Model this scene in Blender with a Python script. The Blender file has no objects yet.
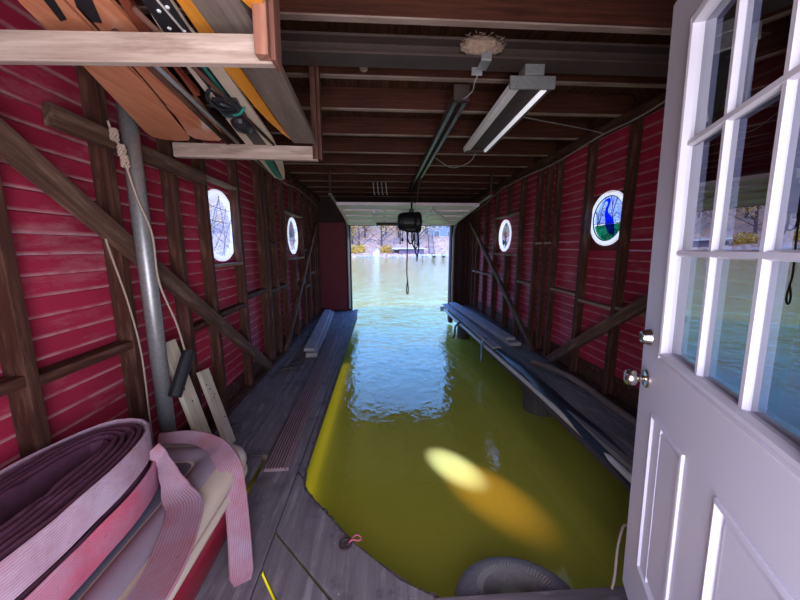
import bpy, bmesh, math, random
from mathutils import Vector, Matrix, noise
from math import pi, sin, cos, radians, sqrt, atan2
random.seed(7)
S = bpy.context.scene
COL = S.collection
V = Vector

# ------------------------------------------------------------------ materials
def rgb(c): return (c[0], c[1], c[2], 1)
class NT:
    def __init__(s, name):
        s.m = bpy.data.materials.new(name); s.m.use_nodes = True
        s.t = s.m.node_tree; s.t.nodes.clear()
        s.out = s.n('ShaderNodeOutputMaterial')
    def n(s, typ, **kw):
        nd = s.t.nodes.new(typ)
        for k, v in kw.items():
            if k.startswith('i_'):
                key = k[2:]
                key = int(key) if key.isdigit() else key.replace('_', ' ')
                nd.inputs[key].default_value = v
            else: setattr(nd, k, v)
        return nd
    def l(s, a, b): s.t.links.new(a, b)
    def mix(s, fac, a, b, mode='MIX'):
        m = s.n('ShaderNodeMix', data_type='RGBA', blend_type=mode)
        for sock, val in ((m.inputs[0], fac), (m.inputs[6], a), (m.inputs[7], b)):
            if hasattr(val, 'is_linked') or hasattr(val, 'links'): s.l(val, sock)
            elif isinstance(val, (tuple, list)): sock.default_value = rgb(val)
            else: sock.default_value = val
        return m.outputs[2]
    def noise(s, scale=5, detail=4, stretch=(1, 1, 1), rough=.6, coord='Object'):
        tc = s.n('ShaderNodeTexCoord'); mp = s.n('ShaderNodeMapping'); mp.inputs['Scale'].default_value = stretch
        s.l(tc.outputs[coord], mp.inputs[0])
        nz = s.n('ShaderNodeTexNoise', i_Scale=scale, i_Detail=detail, i_Roughness=rough)
        s.l(mp.outputs[0], nz.inputs['Vector'])
        return nz.outputs['Fac']
    def ramp(s, fac, stops):
        r = s.n('ShaderNodeValToRGB'); s.l(fac, r.inputs[0])
        e = r.color_ramp.elements
        while len(e) < len(stops): e.new(.5)
        for i, (p, c) in enumerate(stops):
            e[i].position = p; e[i].color = rgb(c) if isinstance(c, (tuple, list)) else (c, c, c, 1)
        return r.outputs[0]
    def math(s, op, a, b=0.0):
        m = s.n('ShaderNodeMath', operation=op)
        for i, v in enumerate((a, b)):
            if hasattr(v, 'links'): s.l(v, m.inputs[i])
            else: m.inputs[i].default_value = v
        return m.outputs[0]
    def pbr(s, col, rough=.7, metal=0, spec=.4, bump=None, bstr=.2, bdist=.01, **kw):
        b = s.n('ShaderNodeBsdfPrincipled')
        for sock, v in (('Base Color', col), ('Roughness', rough), ('Metallic', metal), ('Specular IOR Level', spec)):
            if hasattr(v, 'links'): s.l(v, b.inputs[sock])
            elif isinstance(v, (tuple, list)): b.inputs[sock].default_value = rgb(v)
            else: b.inputs[sock].default_value = v
        for k, v in kw.items(): b.inputs[k.replace('_', ' ')].default_value = v
        if bump is not None:
            bp = s.n('ShaderNodeBump', i_Strength=bstr, i_Distance=bdist)
            s.l(bump, bp.inputs['Height']); s.l(bp.outputs[0], b.inputs['Normal'])
        s.l(b.outputs[0], s.out.inputs[0]); s.b = b
        return s.m

def wood(name, dark, light, pale=None, axis=0, rough=.75, scale=9, bstr=.35, lower=None, flecks=False):
    n = NT(name); st = [14, 14, 14]; st[axis] = .8
    g = n.noise(scale * .35, 6, st, .65)
    big = n.noise(2.2, 3)
    c = n.ramp(g, [(.3, dark), (.7, light)])
    c = n.mix(n.math('MULTIPLY', big, .5), c, tuple(x * .5 for x in dark))
    if pale:
        w = n.ramp(n.noise(6, 5, [4 if i != axis else .6 for i in range(3)]), [(.52, 0.0), (.68, 1.0)])
        c = n.mix(n.math('MULTIPLY', w, .6), c, pale)
    if flecks:
        c = n.mix(n.ramp(n.noise(3.2, 5, (1, 1, 1), .7), [(.54, 0.0), (.70, .8)]), c, (.04, .032, .036))
        c = n.mix(n.ramp(n.noise(55, 2), [(.735, 0.0), (.76, 1.0)]), c, (.62, .60, .60))
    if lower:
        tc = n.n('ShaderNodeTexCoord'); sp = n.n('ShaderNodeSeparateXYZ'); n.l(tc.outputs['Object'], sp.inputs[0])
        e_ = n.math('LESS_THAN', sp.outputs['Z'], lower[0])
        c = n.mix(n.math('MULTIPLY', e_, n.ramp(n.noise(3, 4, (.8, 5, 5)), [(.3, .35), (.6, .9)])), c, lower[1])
    return n.pbr(c, rough, bump=g, bstr=bstr, bdist=.004, spec=.25)

def plain(name, c, rough=.6, metal=0, var=.25, scale=12, bstr=.1, spec=.4, **kw):
    n = NT(name); f = n.noise(scale, 4)
    col = n.mix(f, tuple(x * (1 - var) for x in c), tuple(min(1, x * (1 + var)) for x in c))
    return n.pbr(col, rough, metal, spec, bump=f, bstr=bstr, bdist=.003, **kw)

def siding(name, red, dark, pale):
    n = NT(name)
    tc = n.n('ShaderNodeTexCoord'); sep = n.n('ShaderNodeSeparateXYZ'); n.l(tc.outputs['Object'], sep.inputs[0])
    big = n.noise(1.3, 4); fine = n.noise(11, 5, (1, .25, 1.5), .7)
    c = n.mix(n.ramp(big, [(.35, 0.0), (.7, 1.0)]), red, dark)
    # chalky dust settled just above each seam
    fr = n.math('FRACT', n.math('DIVIDE', n.math('ADD', sep.outputs['Z'], .14 + BH * 20), BH))
    lip = n.ramp(fr, [(.0, 1.0), (.07, .85), (.2, 0.0)])
    scat = n.ramp(n.noise(14, 5, (1, .6, 1)), [(.3, 0.15), (.55, 1.0)])
    c = n.mix(n.math('MULTIPLY', n.math('MULTIPLY', lip, scat), .8), c, pale)
    broad = n.ramp(n.noise(3.1, 6, (1, .5, 2.2), .75), [(.55, 0.0), (.75, 1.0)])
    c = n.mix(n.math('MULTIPLY', broad, .4), c, pale)
    return n.pbr(c, .62, bump=fine, bstr=.25, bdist=.004, spec=.3)
BH = .092
M = {}
M['siding'] = siding('red_siding', (.42, .024, .066), (.25, .014, .040), (.56, .30, .32))
M['stud'] = wood('stud_wood', (.05, .02, .014), (.155, .068, .045), None, 2)
M['beam'] = wood('brace_wood', (.06, .028, .019), (.165, .088, .06), (.25, .155, .11), 0)
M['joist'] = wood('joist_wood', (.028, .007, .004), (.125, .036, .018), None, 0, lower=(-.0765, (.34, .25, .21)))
M['sheath'] = wood('roof_board_wood', (.03, .010, .006), (.17, .065, .032), None, 1)
M['weathered'] = wood('weathered_deck_wood', (.15, .125, .135), (.255, .22, .235), (.34, .30, .32), 1, scale=5, flecks=True)
M['weathered_x'] = wood('weathered_wood_across', (.10, .085, .09), (.22, .18, .19), (.30, .26, .28), 0)
M['pale'] = wood('whitewashed_wood', (.30, .21, .17), (.60, .48, .42), (.16, .09, .07), 0)
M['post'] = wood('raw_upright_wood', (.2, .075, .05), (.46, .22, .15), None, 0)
M['new'] = wood('fresh_pine', (.60, .49, .36), (.86, .76, .60), None, 0)
M['gray_plank'] = wood('gray_brown_plank', (.13, .095, .08), (.26, .2, .17), None, 1)
M['compo'] = plain('ribbed_composite', (.26, .16, .17), .6)
M['compo_dark'] = plain('ribbed_composite_groove', (.05, .03, .035), .8)
M['orange'] = wood('orange_ski_wood', (.62, .20, .10), (.84, .36, .20), None, 1, .5, bstr=.05)
M['orange_gloss'] = wood('glossy_orange_ski_wood', (.62, .20, .10), (.84, .36, .20), None, 1, .12, bstr=.02)
M['stud_y'] = wood('brown_pole_wood', (.05, .02, .014), (.155, .068, .045), None, 1)
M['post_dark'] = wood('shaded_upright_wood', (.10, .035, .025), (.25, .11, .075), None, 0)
M['amber'] = wood('amber_varnished_wood', (.66, .22, .02), (.88, .38, .05), None, 1, .35, bstr=.05)
M['redwood'] = wood('red_brown_ski_wood', (.2, .04, .02), (.42, .11, .06), None, 1, .35, bstr=.05)
M['black'] = plain('black_rubber', (.016, .016, .02), .45)
M['gasket'] = plain('dark_liner', (.02, .027, .038), .35, var=.5)
M['teal'] = plain('teal_paint', (.02, .22, .17), .35)
M['cream'] = plain('cream_vinyl', (.60, .48, .38), .5, var=.08)
M['mauve'] = plain('dusty_mauve_vinyl', (.29, .22, .27), .6, var=.15)
M['seatgray'] = plain('gray_vinyl', (.13, .12, .16), .55)
M['hullred'] = plain('red_hull', (.30, .010, .03), .35, var=.15)
M['steel'] = plain('dark_steel', (.048, .028, .026), .7, 0, var=.4)
M['railsteel'] = plain('worn_track_steel', (.13, .10, .10), .45, .5, var=.4)
M['galv'] = plain('galvanized_steel', (.33, .33, .34), .42, .6, var=.35, scale=60)
M['chrome'] = plain('satin_nickel', (.72, .68, .62), .22, 1, var=.05)
M['enamel'] = plain('white_enamel', (.88, .87, .90), .4, var=.08)
M['tube'] = plain('fluorescent_tube', (.85, .84, .88), .2, var=.02, Emission_Color=(.9, .9, 1, 1), Emission_Strength=.45)
M['nest'] = plain('dried_mud_and_straw', (.25, .17, .125), .95, var=.6, scale=70, bstr=.9)
M['rope'] = plain('jute_rope', (.38, .29, .23), .9, var=.3, scale=80, bstr=.6)
M['wire'] = plain('gray_wire', (.28, .25, .25), .5)
M['door'] = plain('lavender_white_door_paint', (.80, .77, .92), .42, var=.03, scale=4, bstr=.03)
M['dtrim'] = plain('white_door_moulding', (.82, .79, .90), .38, var=.04, bstr=.03)
M['foam'] = plain('white_pvc_edging', (.62, .57, .53), .55, var=.3)
M['gdoor'] = plain('cream_steel_door_section', (.88, .74, .84), .5, var=.12, Emission_Strength=0)
M['blackmetal'] = plain('black_cast_iron', (.012, .011, .013), .5, .2)
M['rubbertire'] = plain('dusty_tire_rubber', (.30, .305, .34), .75, var=.4, scale=40, bstr=.3)
M['pile'] = wood('wet_piling_wood', (.05, .04, .045), (.14, .115, .12), None, 2)
M['board_back'] = plain('dark_window_backing_board', (.10, .014, .024), .8)
M['pink'] = plain('pink_twine', (.55, .12, .17), .8)
M['blue'] = plain('pale_blue_house_paint', (.20, .28, .42), .6, var=.1, scale=1)
M['roofg'] = plain('slate_roof', (.13, .14, .19), .8, scale=2)
M['lilac'] = plain('lilac_shed_boards', (.16, .11, .17), .8, scale=2)
M['white'] = plain('white_paint', (.60, .60, .63), .5, var=.05)
M['lead'] = plain('window_lead', (.02, .02, .022), .5)
M['under'] = plain('dark_window_glass', (.10, .13, .2), .2)

def hose(name, a, b, ribs=26):
    n = NT(name)
    uv = n.n('ShaderNodeUVMap'); sep = n.n('ShaderNodeSeparateXYZ'); n.l(uv.outputs[0], sep.inputs[0])
    w = n.math('SINE', n.math('MULTIPLY', sep.outputs['Y'], ribs * 2 * pi))
    f = n.noise(4.5, 5, (1, 1, 1), .65)
    c = n.mix(n.ramp(f, [(.38, 0.0), (.64, 1.0)]), a, b)
    fl = n.ramp(n.noise(38, 3), [(.66, 0.0), (.74, 1.0)])
    c = n.mix(n.math('MULTIPLY', fl, .5), c, tuple(x * .35 for x in b))
    c = n.mix(n.math('MULTIPLY', n.math('ADD', w, 1.0), .17), c, tuple(x * .35 for x in a))
    return n.pbr(c, .75, bump=w, bstr=.35, bdist=.003, spec=.2)
M['hose'] = hose('faded_pink_canvas_hose', (.56, .42, .52), (.45, .25, .32), 13)
M['hose_pink'] = hose('pink_canvas_hose', (.62, .13, .20), (.50, .24, .32), 13)
M['hose_strap'] = hose('dusty_rose_canvas_hose', (.40, .17, .20), (.40, .27, .34), 13)
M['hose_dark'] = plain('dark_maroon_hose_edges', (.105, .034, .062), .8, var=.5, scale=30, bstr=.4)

def glass(name, tint=(1, 1, 1), refl=1.0, ior=1.5, rough=0.0, extra=None):
    n = NT(name)
    fr = n.n('ShaderNodeFresnel', i_IOR=ior)
    tr = n.n('ShaderNodeBsdfTransparent'); tr.inputs[0].default_value = rgb(tint)
    gl = n.n('ShaderNodeBsdfGlossy'); gl.inputs['Roughness'].default_value = rough; gl.inputs[0].default_value = (1, 1, 1, 1)
    mx = n.n('ShaderNodeMixShader')
    ge = n.n('ShaderNodeNewGeometry')
    n.l(n.math('MULTIPLY', n.math('MULTIPLY', fr.outputs[0], refl), n.math('SUBTRACT', 1.0, ge.outputs['Backfacing'])), mx.inputs[0]); n.l(tr.outputs[0], mx.inputs[1]); n.l(gl.outputs[0], mx.inputs[2])
    n.l(mx.outputs[0], n.out.inputs[0])
    return n.m
M['pane'] = glass('door_glass', (.22, .24, .32), 1.0, 3.0)
M['clear'] = glass('clear_leaded_glass', (.85, .9, 1), .8, 1.5)
M['g_sky'] = glass('sky_blue_glass', (.34, .54, 1.0), .2)
M['g_heron'] = glass('cobalt_glass', (.006, .03, .95), .2)
M['g_green'] = glass('green_glass', (.01, .22, .09), .2)
M['g_red'] = glass('red_glass', (.7, .25, .2), .5)
M['g_yel'] = glass('amber_glass', (.9, .65, .25), .5)
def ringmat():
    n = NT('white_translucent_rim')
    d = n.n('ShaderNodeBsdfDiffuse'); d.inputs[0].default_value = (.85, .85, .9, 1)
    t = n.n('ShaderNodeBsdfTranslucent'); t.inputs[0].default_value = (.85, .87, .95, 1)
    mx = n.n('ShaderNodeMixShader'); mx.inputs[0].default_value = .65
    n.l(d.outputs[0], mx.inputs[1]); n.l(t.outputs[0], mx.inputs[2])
    em = n.n('ShaderNodeEmission', i_Strength=.35); ad = n.n('ShaderNodeAddShader'); n.l(mx.outputs[0], ad.inputs[0]); n.l(em.outputs[0], ad.inputs[1]); n.l(ad.outputs[0], n.out.inputs[0])  # added emission stands in for daylight coming through the rim
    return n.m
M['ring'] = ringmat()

def water():
    n = NT('rippled_lake_water')
    tc = n.n('ShaderNodeTexCoord'); sep = n.n('ShaderNodeSeparateXYZ'); n.l(tc.outputs['Object'], sep.inputs[0])
    mp = n.n('ShaderNodeMapping'); mp.inputs['Scale'].default_value = (1, .8, 1); n.l(tc.outputs['Object'], mp.inputs[0])
    a = n.n('ShaderNodeTexNoise', i_Scale=7.5, i_Detail=3.0, i_Roughness=.55, i_Distortion=.6); n.l(mp.outputs[0], a.inputs['Vector'])
    b = n.n('ShaderNodeTexNoise', i_Scale=1.1, i_Detail=2.0); n.l(mp.outputs[0], b.inputs['Vector'])
    h = n.math('ADD', n.math('MULTIPLY', a.outputs['Fac'], .35), n.math('MULTIPLY', b.outputs['Fac'], .9))
    amp = n.n('ShaderNodeMapRange'); amp.inputs['From Min'].default_value = 2.2; amp.inputs['From Max'].default_value = 9.0
    amp.inputs['To Min'].default_value = .05; amp.inputs['To Max'].default_value = .95
    n.l(sep.outputs['Y'], amp.inputs['Value'])
    bp = n.n('ShaderNodeBump', i_Distance=.075); n.l(h, bp.inputs['Height']); n.l(amp.outputs[0], bp.inputs['Strength'])
    fr = n.n('ShaderNodeFresnel', i_IOR=1.333); n.l(bp.outputs[0], fr.inputs['Normal'])
    gl = n.n('ShaderNodeBsdfGlossy'); gl.inputs['Roughness'].default_value = .03; gl.inputs[0].default_value = (1, .97, .84, 1)
    n.l(bp.outputs[0], gl.inputs['Normal'])
    tr = n.n('ShaderNodeBsdfTransparent'); tr.inputs[0].default_value = (.95, .97, .85, 1)
    mx = n.n('ShaderNodeMixShader')
    ge = n.n('ShaderNodeNewGeometry')
    n.l(n.math('MULTIPLY', n.math('MINIMUM', n.math('MULTIPLY', fr.outputs[0], 1.35), .9), n.math('SUBTRACT', 1.0, ge.outputs['Backfacing'])), mx.inputs[0]); n.l(tr.outputs[0], mx.inputs[1]); n.l(gl.outputs[0], mx.inputs[2])
    n.l(mx.outputs[0], n.out.inputs[0])
    return n.m
M['water'] = water()
def murk():
    n = NT('murky_olive_silt')
    f = n.noise(1.2, 3)
    c = n.mix(f, (.36, .32, .045), (.44, .39, .07))
    return n.pbr(c, 1.0, spec=0)
M['murk'] = murk()
def hill():
    n = NT('autumn_leaf_litter')
    f = n.noise(.55, 6, (1, 1, 1), .7); g = n.noise(2.2, 5, (1, 1, 1), .75)
    c = n.ramp(f, [(.3, (.34, .19, .15)), (.5, (.55, .30, .20)), (.7, (.60, .40, .20))])
    c = n.mix(n.ramp(g, [(.46, 0.0), (.62, 1.0)]), c, (.58, .50, .48))
    c = n.mix(n.ramp(n.noise(1.5, 4), [(.56, 0.0), (.66, 1.0)]), c, (.17, .10, .12))
    return n.pbr(c, .95, spec=0)
M['hill'] = hill()
M['bark'] = plain('gray_brown_bark', (.11, .075, .085), .9, var=.4, scale=3)
M['leaf_gold'] = plain('golden_autumn_leaves', (.62, .38, .07), .8, var=.4, scale=.8)
M['leaf_rust'] = plain('russet_autumn_leaves', (.58, .22, .10), .8, var=.4, scale=.8)
M['leaf_green'] = plain('olive_leaves', (.14, .15, .04), .8, var=.4, scale=.8)
M['stone'] = plain('pale_shore_stone', (.40, .36, .36), .9, var=.3, scale=3)
M['backwall'] = plain('painted_wall', (.32, .30, .34), .8)
M['tines'] = plain('pale_bent_wire', (.5, .48, .5), .5)

# ------------------------------------------------------------------ helpers
class MB:
    def __init__(s): s.v = []; s.f = []; s.uv = {}; s.mi = []; s.cur = 0
    def add(s, vs, fs, uvs=None):
        o = len(s.v); s.v += [tuple(v) for v in vs]
        for k, f in enumerate(fs):
            if uvs: s.uv[len(s.f)] = [uvs[i] for i in f]
            s.f.append([i + o for i in f]); s.mi.append(s.cur)
        return s
    def box(s, x0, x1, y0, y1, z0, z1):
        if x0 > x1: x0, x1 = x1, x0
        if y0 > y1: y0, y1 = y1, y0
        if z0 > z1: z0, z1 = z1, z0
        vs = [(x, y, z) for x in (x0, x1) for y in (y0, y1) for z in (z0, z1)]
        return s.add(vs, [(0, 1, 3, 2), (4, 6, 7, 5), (0, 4, 5, 1), (2, 3, 7, 6), (0, 2, 6, 4), (1, 5, 7, 3)])
    def prism(s, poly, z0, z1, axis='z'):
        n = len(poly)
        a = sum(poly[i][0] * poly[(i + 1) % n][1] - poly[(i + 1) % n][0] * poly[i][1] for i in range(n))
        if a < 0: poly = poly[::-1]
        mk = {'z': lambda p, t: (p[0], p[1], t), 'x': lambda p, t: (t, p[0], p[1]), 'y': lambda p, t: (p[1], t, p[0])}[axis]
        vs = [mk(p, z0) for p in poly] + [mk(p, z1) for p in poly]
        fs = [tuple(range(n - 1, -1, -1)), tuple(range(n, 2 * n))] + [(i, (i + 1) % n, n + (i + 1) % n, n + i) for i in range(n)]
        return s.add(vs, fs)
    def tube(s, pts, r, seg=8, cap=True):
        pts = [V(p) for p in pts]; n = len(pts)
        rs = r if isinstance(r, (list, tuple)) else [r] * n
        T = []
        for i in range(n):
            a = pts[max(0, i - 1)]; b = pts[min(n - 1, i + 1)]; T.append((b - a).normalized())
        up = V((0, 0, 1)) if abs(T[0].z) < .9 else V((1, 0, 0))
        nn = T[0].cross(up).normalized(); vs = []
        for i in range(n):
            nn = (nn - T[i] * nn.dot(T[i])).normalized(); bb = T[i].cross(nn)
            for k in range(seg):
                a = 2 * pi * k / seg; vs.append(pts[i] + (nn * cos(a) + bb * sin(a)) * rs[i])
        fs = [(i * seg + k, i * seg + (k + 1) % seg, (i + 1) * seg + (k + 1) % seg, (i + 1) * seg + k) for i in range(n - 1) for k in range(seg)]
        if cap: fs += [tuple(range(seg - 1, -1, -1)), tuple(range((n - 1) * seg, n * seg))]
        return s.add(vs, fs)
    def ribbon(s, pts, wd, w, t):
        """flat band: pts centre line, wd unit width dirs, w width(s), t thickness"""
        pts = [V(p) for p in pts]; n = len(pts); vs = []; uv = []; L = 0
        ws = w if isinstance(w, (list, tuple)) else [w] * n
        for i in range(n):
            a = pts[max(0, i - 1)]; b = pts[min(n - 1, i + 1)]; T = (b - a).normalized()
            W = V(wd[i]); W = (W - T * W.dot(T)).normalized(); N = T.cross(W)
            if i: L += (pts[i] - pts[i - 1]).length
            h = ws[i] / 2; e = min(h * .12, .004)
            for (x, y, vv) in ((-h, 0, 0), (-h + e, -t / 2, .02), (0, -t / 2 * 1.15, .5), (h - e, -t / 2, .98), (h, 0, 1), (h - e, t / 2, .98), (0, t / 2 * 1.15, .5), (-h + e, t / 2, .02)):
                vs.append(pts[i] + W * x + N * y); uv.append((L, vv))
        fs = [(i * 8 + k, i * 8 + (k + 1) % 8, (i + 1) * 8 + (k + 1) % 8, (i + 1) * 8 + k) for i in range(n - 1) for k in range(8)]
        fs += [tuple(range(7, -1, -1)), tuple(range((n - 1) * 8, n * 8))]
        return s.add(vs, fs, uv)
    def lathe(s, prof, seg=24, mat=None):
        """prof [(r,z)] about local z"""
        mat = mat or Matrix(); n = len(prof); vs = []
        for r, z in prof:
            for k in range(seg):
                a = 2 * pi * k / seg; vs.append(mat @ V((r * cos(a), r * sin(a), z)))
        fs = [(i * seg + k, i * seg + (k + 1) % seg, (i + 1) * seg + (k + 1) % seg, (i + 1) * seg + k) for i in range(n - 1) for k in range(seg)]
        fs += [tuple(range(seg - 1, -1, -1)), tuple(range((n - 1) * seg, n * seg))]
        return s.add(vs, fs)
    def build(s, name, mat, parent=None, mw=None, smooth=False, bevel=0, mats=None, keep=False):
        me = bpy.data.meshes.new(name); me.from_pydata(s.v, [], s.f)
        for m in (mats or [mat]): me.materials.append(m)
        me.polygons.foreach_set('material_index', s.mi)
        if s.uv:
            ul = me.uv_layers.new(name='UVMap')
            for p in me.polygons:
                if p.index in s.uv:
                    for li, c in zip(p.loop_indices, s.uv[p.index]): ul.data[li].uv = c
        bm = bmesh.new(); bm.from_mesh(me)
        if not keep: bmesh.ops.recalc_face_normals(bm, faces=bm.faces)
        bm.to_mesh(me); bm.free()
        if smooth:
            for p in me.polygons: p.use_smooth = True
        me.update()
        o = bpy.data.objects.new(name, me); COL.objects.link(o)
        if mw is not None: o.matrix_basis = mw
        if parent is not None: setpar(o, parent)
        if bevel:
            b = o.modifiers.new('edge', 'BEVEL'); b.width = bevel; b.segments = 2; b.limit_method = 'ANGLE'
        if smooth == 2:
            o.modifiers.new('sm', 'WEIGHTED_NORMAL')
        return o

def world(o):
    m = o.matrix_basis.copy(); p = o.parent
    if p: m = world(p) @ o.matrix_parent_inverse @ m
    return m
def setpar(o, p):
    o.parent = p; o.matrix_parent_inverse = world(p).inverted()
def tag(o, label=None, cat=None, group=None, kind=None):
    for k, v in (('label', label), ('category', cat), ('group', group), ('kind', kind)):
        if v: o[k] = v
    return o
def thing(name, loc, label, cat, group=None):
    o = bpy.data.objects.new(name, None); COL.objects.link(o); o.location = loc; o.empty_display_size = .1
    o.matrix_basis = Matrix.Translation(loc)
    return tag(o, label, cat, group)
def frame_x(p0, p1, up=(0, 0, 1)):
    p0 = V(p0); X = (V(p1) - p0); L = X.length; X.normalize()
    Z = V(up); Z = (Z - X * Z.dot(X)).normalized(); Y = Z.cross(X)
    m = Matrix((X, Y, Z)).transposed().to_4x4(); m.translation = p0
    return m, L
def beam(name, p0, p1, w, h, mat, parent=None, up=(0, 0, 1), bevel=.003):
    """length along local X from p0 to p1, w across, h along up; p0,p1 on the axis"""
    m, L = frame_x(p0, p1, up)
    return MB().box(0, L, -w / 2, w / 2, -h / 2, h / 2).build(name, mat, parent, m, bevel=bevel)
def smooth_pts(ps, sub=8):
    ps = [V(p) for p in ps]; out = []
    P = [ps[0] * 2 - ps[1]] + ps + [ps[-1] * 2 - ps[-2]]
    for i in range(1, len(P) - 2):
        for k in range(sub):
            t = k / sub; a, b, c, d = P[i - 1], P[i], P[i + 1], P[i + 2]
            out.append(.5 * ((2 * b) + (c - a) * t + (2 * a - 5 * b + 4 * c - d) * t * t + (3 * b - a - 3 * c + d) * t ** 3))
    out.append(ps[-1]); return out
def struct(o): o['kind'] = 'structure'; return o

# ------------------------------------------------------------------ camera
cam = bpy.data.cameras.new('camera'); co = bpy.data.objects.new('camera', cam); COL.objects.link(co)
cam.sensor_width = 36; cam.lens = 14.4; cam.clip_start = .02; cam.clip_end = 500
co.location = (0, 0, 1.55); co.rotation_euler = (radians(90 - 9.4), 0, radians(-3.35))
S.camera = co

# ------------------------------------------------------------------ shell
YF = 7.9           # front wall with the boat opening
XL, XR = -1.52, 2.22
XLs, XRs = -1.42, 2.13     # faces of the studs
ZT = 2.62          # top of the stud walls
WW = -.40          # water level

def clap_wall(name, x, side, holes):
    """red boards seen from inside; side=+1: room lies to +x"""
    mb = MB(); z = -.14; k = 0
    y0, y1 = -.3, YF
    while z < ZT + .05:
        z2 = z + BH
        segs = [(y0, y1)]
        for (ha, hb, za, zb) in holes:
            if z2 > za + .001 and z < zb - .001:
                segs = [q for a, b in segs for q in ((a, min(b, ha)), (max(a, hb), b)) if q[1] - q[0] > .01]
        for a, b in segs:
            # tapered board: thick at the bottom edge, small ledge at each seam
            p = [(x + side * .012, z + .001), (x + side * .003, z2 - .004), (x - side * .003, z2), (x - side * .022, z2), (x - side * .022, z + .001)]
            vs = [(q[0], a, q[1]) for q in p] + [(q[0], b, q[1]) for q in p]
            n = 5
            mb.add(vs, [tuple(range(n)), tuple(range(2 * n - 1, n - 1, -1))] + [(i, (i + 1) % n, n + (i + 1) % n, n + i) for i in range(n)])
        z = z2; k += 1
    return struct(mb.build(name, M['siding']))

def ring_plate(mb, x, side, cy, cz, r, ya, yb, za, zb, t=.012, seg=48):
    """rectangular plate with a round hole, in the plane x"""
    outer = []; inner = []
    for k in range(seg):
        a = 2 * pi * k / seg + .001; c, s_ = cos(a), sin(a)
        inner.append((cy + r * c, cz + r * s_))
        tt = min(((yb - cy) / c if c > 0 else (ya - cy) / c) if abs(c) > 1e-6 else 9e9, ((zb - cz) / s_ if s_ > 0 else (za - cz) / s_) if abs(s_) > 1e-6 else 9e9)
        outer.append((cy + tt * c, cz + tt * s_))
    vs = [(x, *p) for p in inner] + [(x, *p) for p in outer] + [(x - side * t, *p) for p in inner] + [(x - side * t, *p) for p in outer]
    fs = []
    for k in range(seg):
        j = (k + 1) % seg
        fs += [(k, j, seg + j, seg + k), (2 * seg + k, 3 * seg + k, 3 * seg + j, 2 * seg + j), (k, 2 * seg + k, 2 * seg + j, j), (seg + k, seg + j, 3 * seg + j, 3 * seg + k)]
    mb.add(vs, fs)
    # corner fill: outer polygon misses the corners a little
    for (cy_, cz_) in ((ya, za), (ya, zb), (yb, za), (yb, zb)):
        o2 = sorted(outer, key=lambda p: (p[0] - cy_) ** 2 + (p[1] - cz_) ** 2)[:2]
        pts = [(cy_, cz_)] + o2
        mb.prism([(p[0], p[1]) for p in pts], x - side * t, x, 'x')

def annulus(mb, x0, x1, cy, cz, r0, r1, seg=48):
    vs = []
    for x in (x0, x1):
        for r in (r0, r1):
            for k in range(seg):
                a = 2 * pi * k / seg; vs.append((x, cy + r * cos(a), cz + r * sin(a)))
    fs = []
    for k in range(seg):
        j = (k + 1) % seg; A, B, C, D = 0, seg, 2 * seg, 3 * seg
        fs += [(A + k, A + j, B + j, B + k), (C + k, D + k, D + j, C + j), (A + k, C + k, C + j, A + j), (B + k, B + j, D + j, D + k)]
    mb.add(vs, fs); return mb
def disc(mb, x, cy, cz, r, seg=48, a0=0, a1=2 * pi):
    n = seg; mb.add([(x, cy + r * cos(a0 + (a1 - a0) * k / n), cz + r * sin(a0 + (a1 - a0) * k / n)) for k in range(n)], [tuple(range(n)) if x < 0 else tuple(range(n - 1, -1, -1))]); return mb

WL1 = (3.19, 1.745, .33); WL2 = (5.72, 1.74, .31)
WR1 = (3.09, 1.825, .262); WR2 = (5.72, 1.75, .28)
def hole_of(w, m=.36): return (w[0] - m, w[0] + m, 1.745 - .368 + .003, 1.745 + .368 + .003)
import itertools
def zsnap(z): return -.14 + round((z + .14) / BH) * BH
def hole(w, m=.34):
    v = max(m - .02, w[2] + .01)
    return (w[0] - m, w[0] + m, zsnap(w[1] - v), zsnap(w[1] + v))
hl1, hl2, hr1, hr2 = hole(WL1, .36), hole(WL2), hole(WR1, .30), hole(WR2)
wl = clap_wall('wall_left', XL, 1, [hl1, hl2])
wr = clap_wall('wall_right', XR, -1, [hr1, hr2])
for w, h, x, sd, wall, m in ((WL1, hl1, XL, 1, wl, 'siding'), (WL2, hl2, XL, 1, wl, 'board_back'), (WR1, hr1, XR, -1, wr, 'board_back'), (WR2, hr2, XR, -1, wr, 'siding')):
    mb = MB(); ring_plate(mb, x, sd, w[0], w[1], w[2] - .01, h[0], h[1], h[2], h[3]); mb.build('backing_board', M[m], wall)

def studs(wall, xs, xw, ys, z0, z1, sub=None):
    for y in ys:
        a, b = (z0, z1)
        if isinstance(y, tuple): y, a, b = y
        jit = random.uniform(-.006, .006)
        w = .045 + random.uniform(0, .01)
        xc = (xs + xw) / 2; d = abs(xs - xw) - .014
        xc += (.007 if xs > xw else -.007)
        beam('stud', (xc, y, a), (xc + jit * .3, y + jit, b), w, d, M['beam_z'], wall, up=(1, 0, 0), bevel=.002)
M['beam_z'] = wood('dark_stud_wood', (.032, .011, .007), (.112, .042, .026), (.17, .08, .055), 0)
M['sill'] = wood('dusty_sill_wood', (.18, .11, .09), (.46, .35, .29), None, 0)
M['opening_lit'] = wood('opening_lit_lumber', (.34, .29, .31), (.56, .50, .53), None, 0)  # paler wood holds the daylight of the boat opening in its colour
Ls = [.1, .72, 1.32, 1.88, 2.42, 2.82, (3.43, 0, ZT), 4.07, 4.20, 4.52, 4.95, (5.5, 2.1, ZT), (5.5, 0, 1.34), 6.1, 6.52, 7.05, 7.28, 7.6]
studs(wl, XLs, XL, Ls, .06, ZT)
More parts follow.
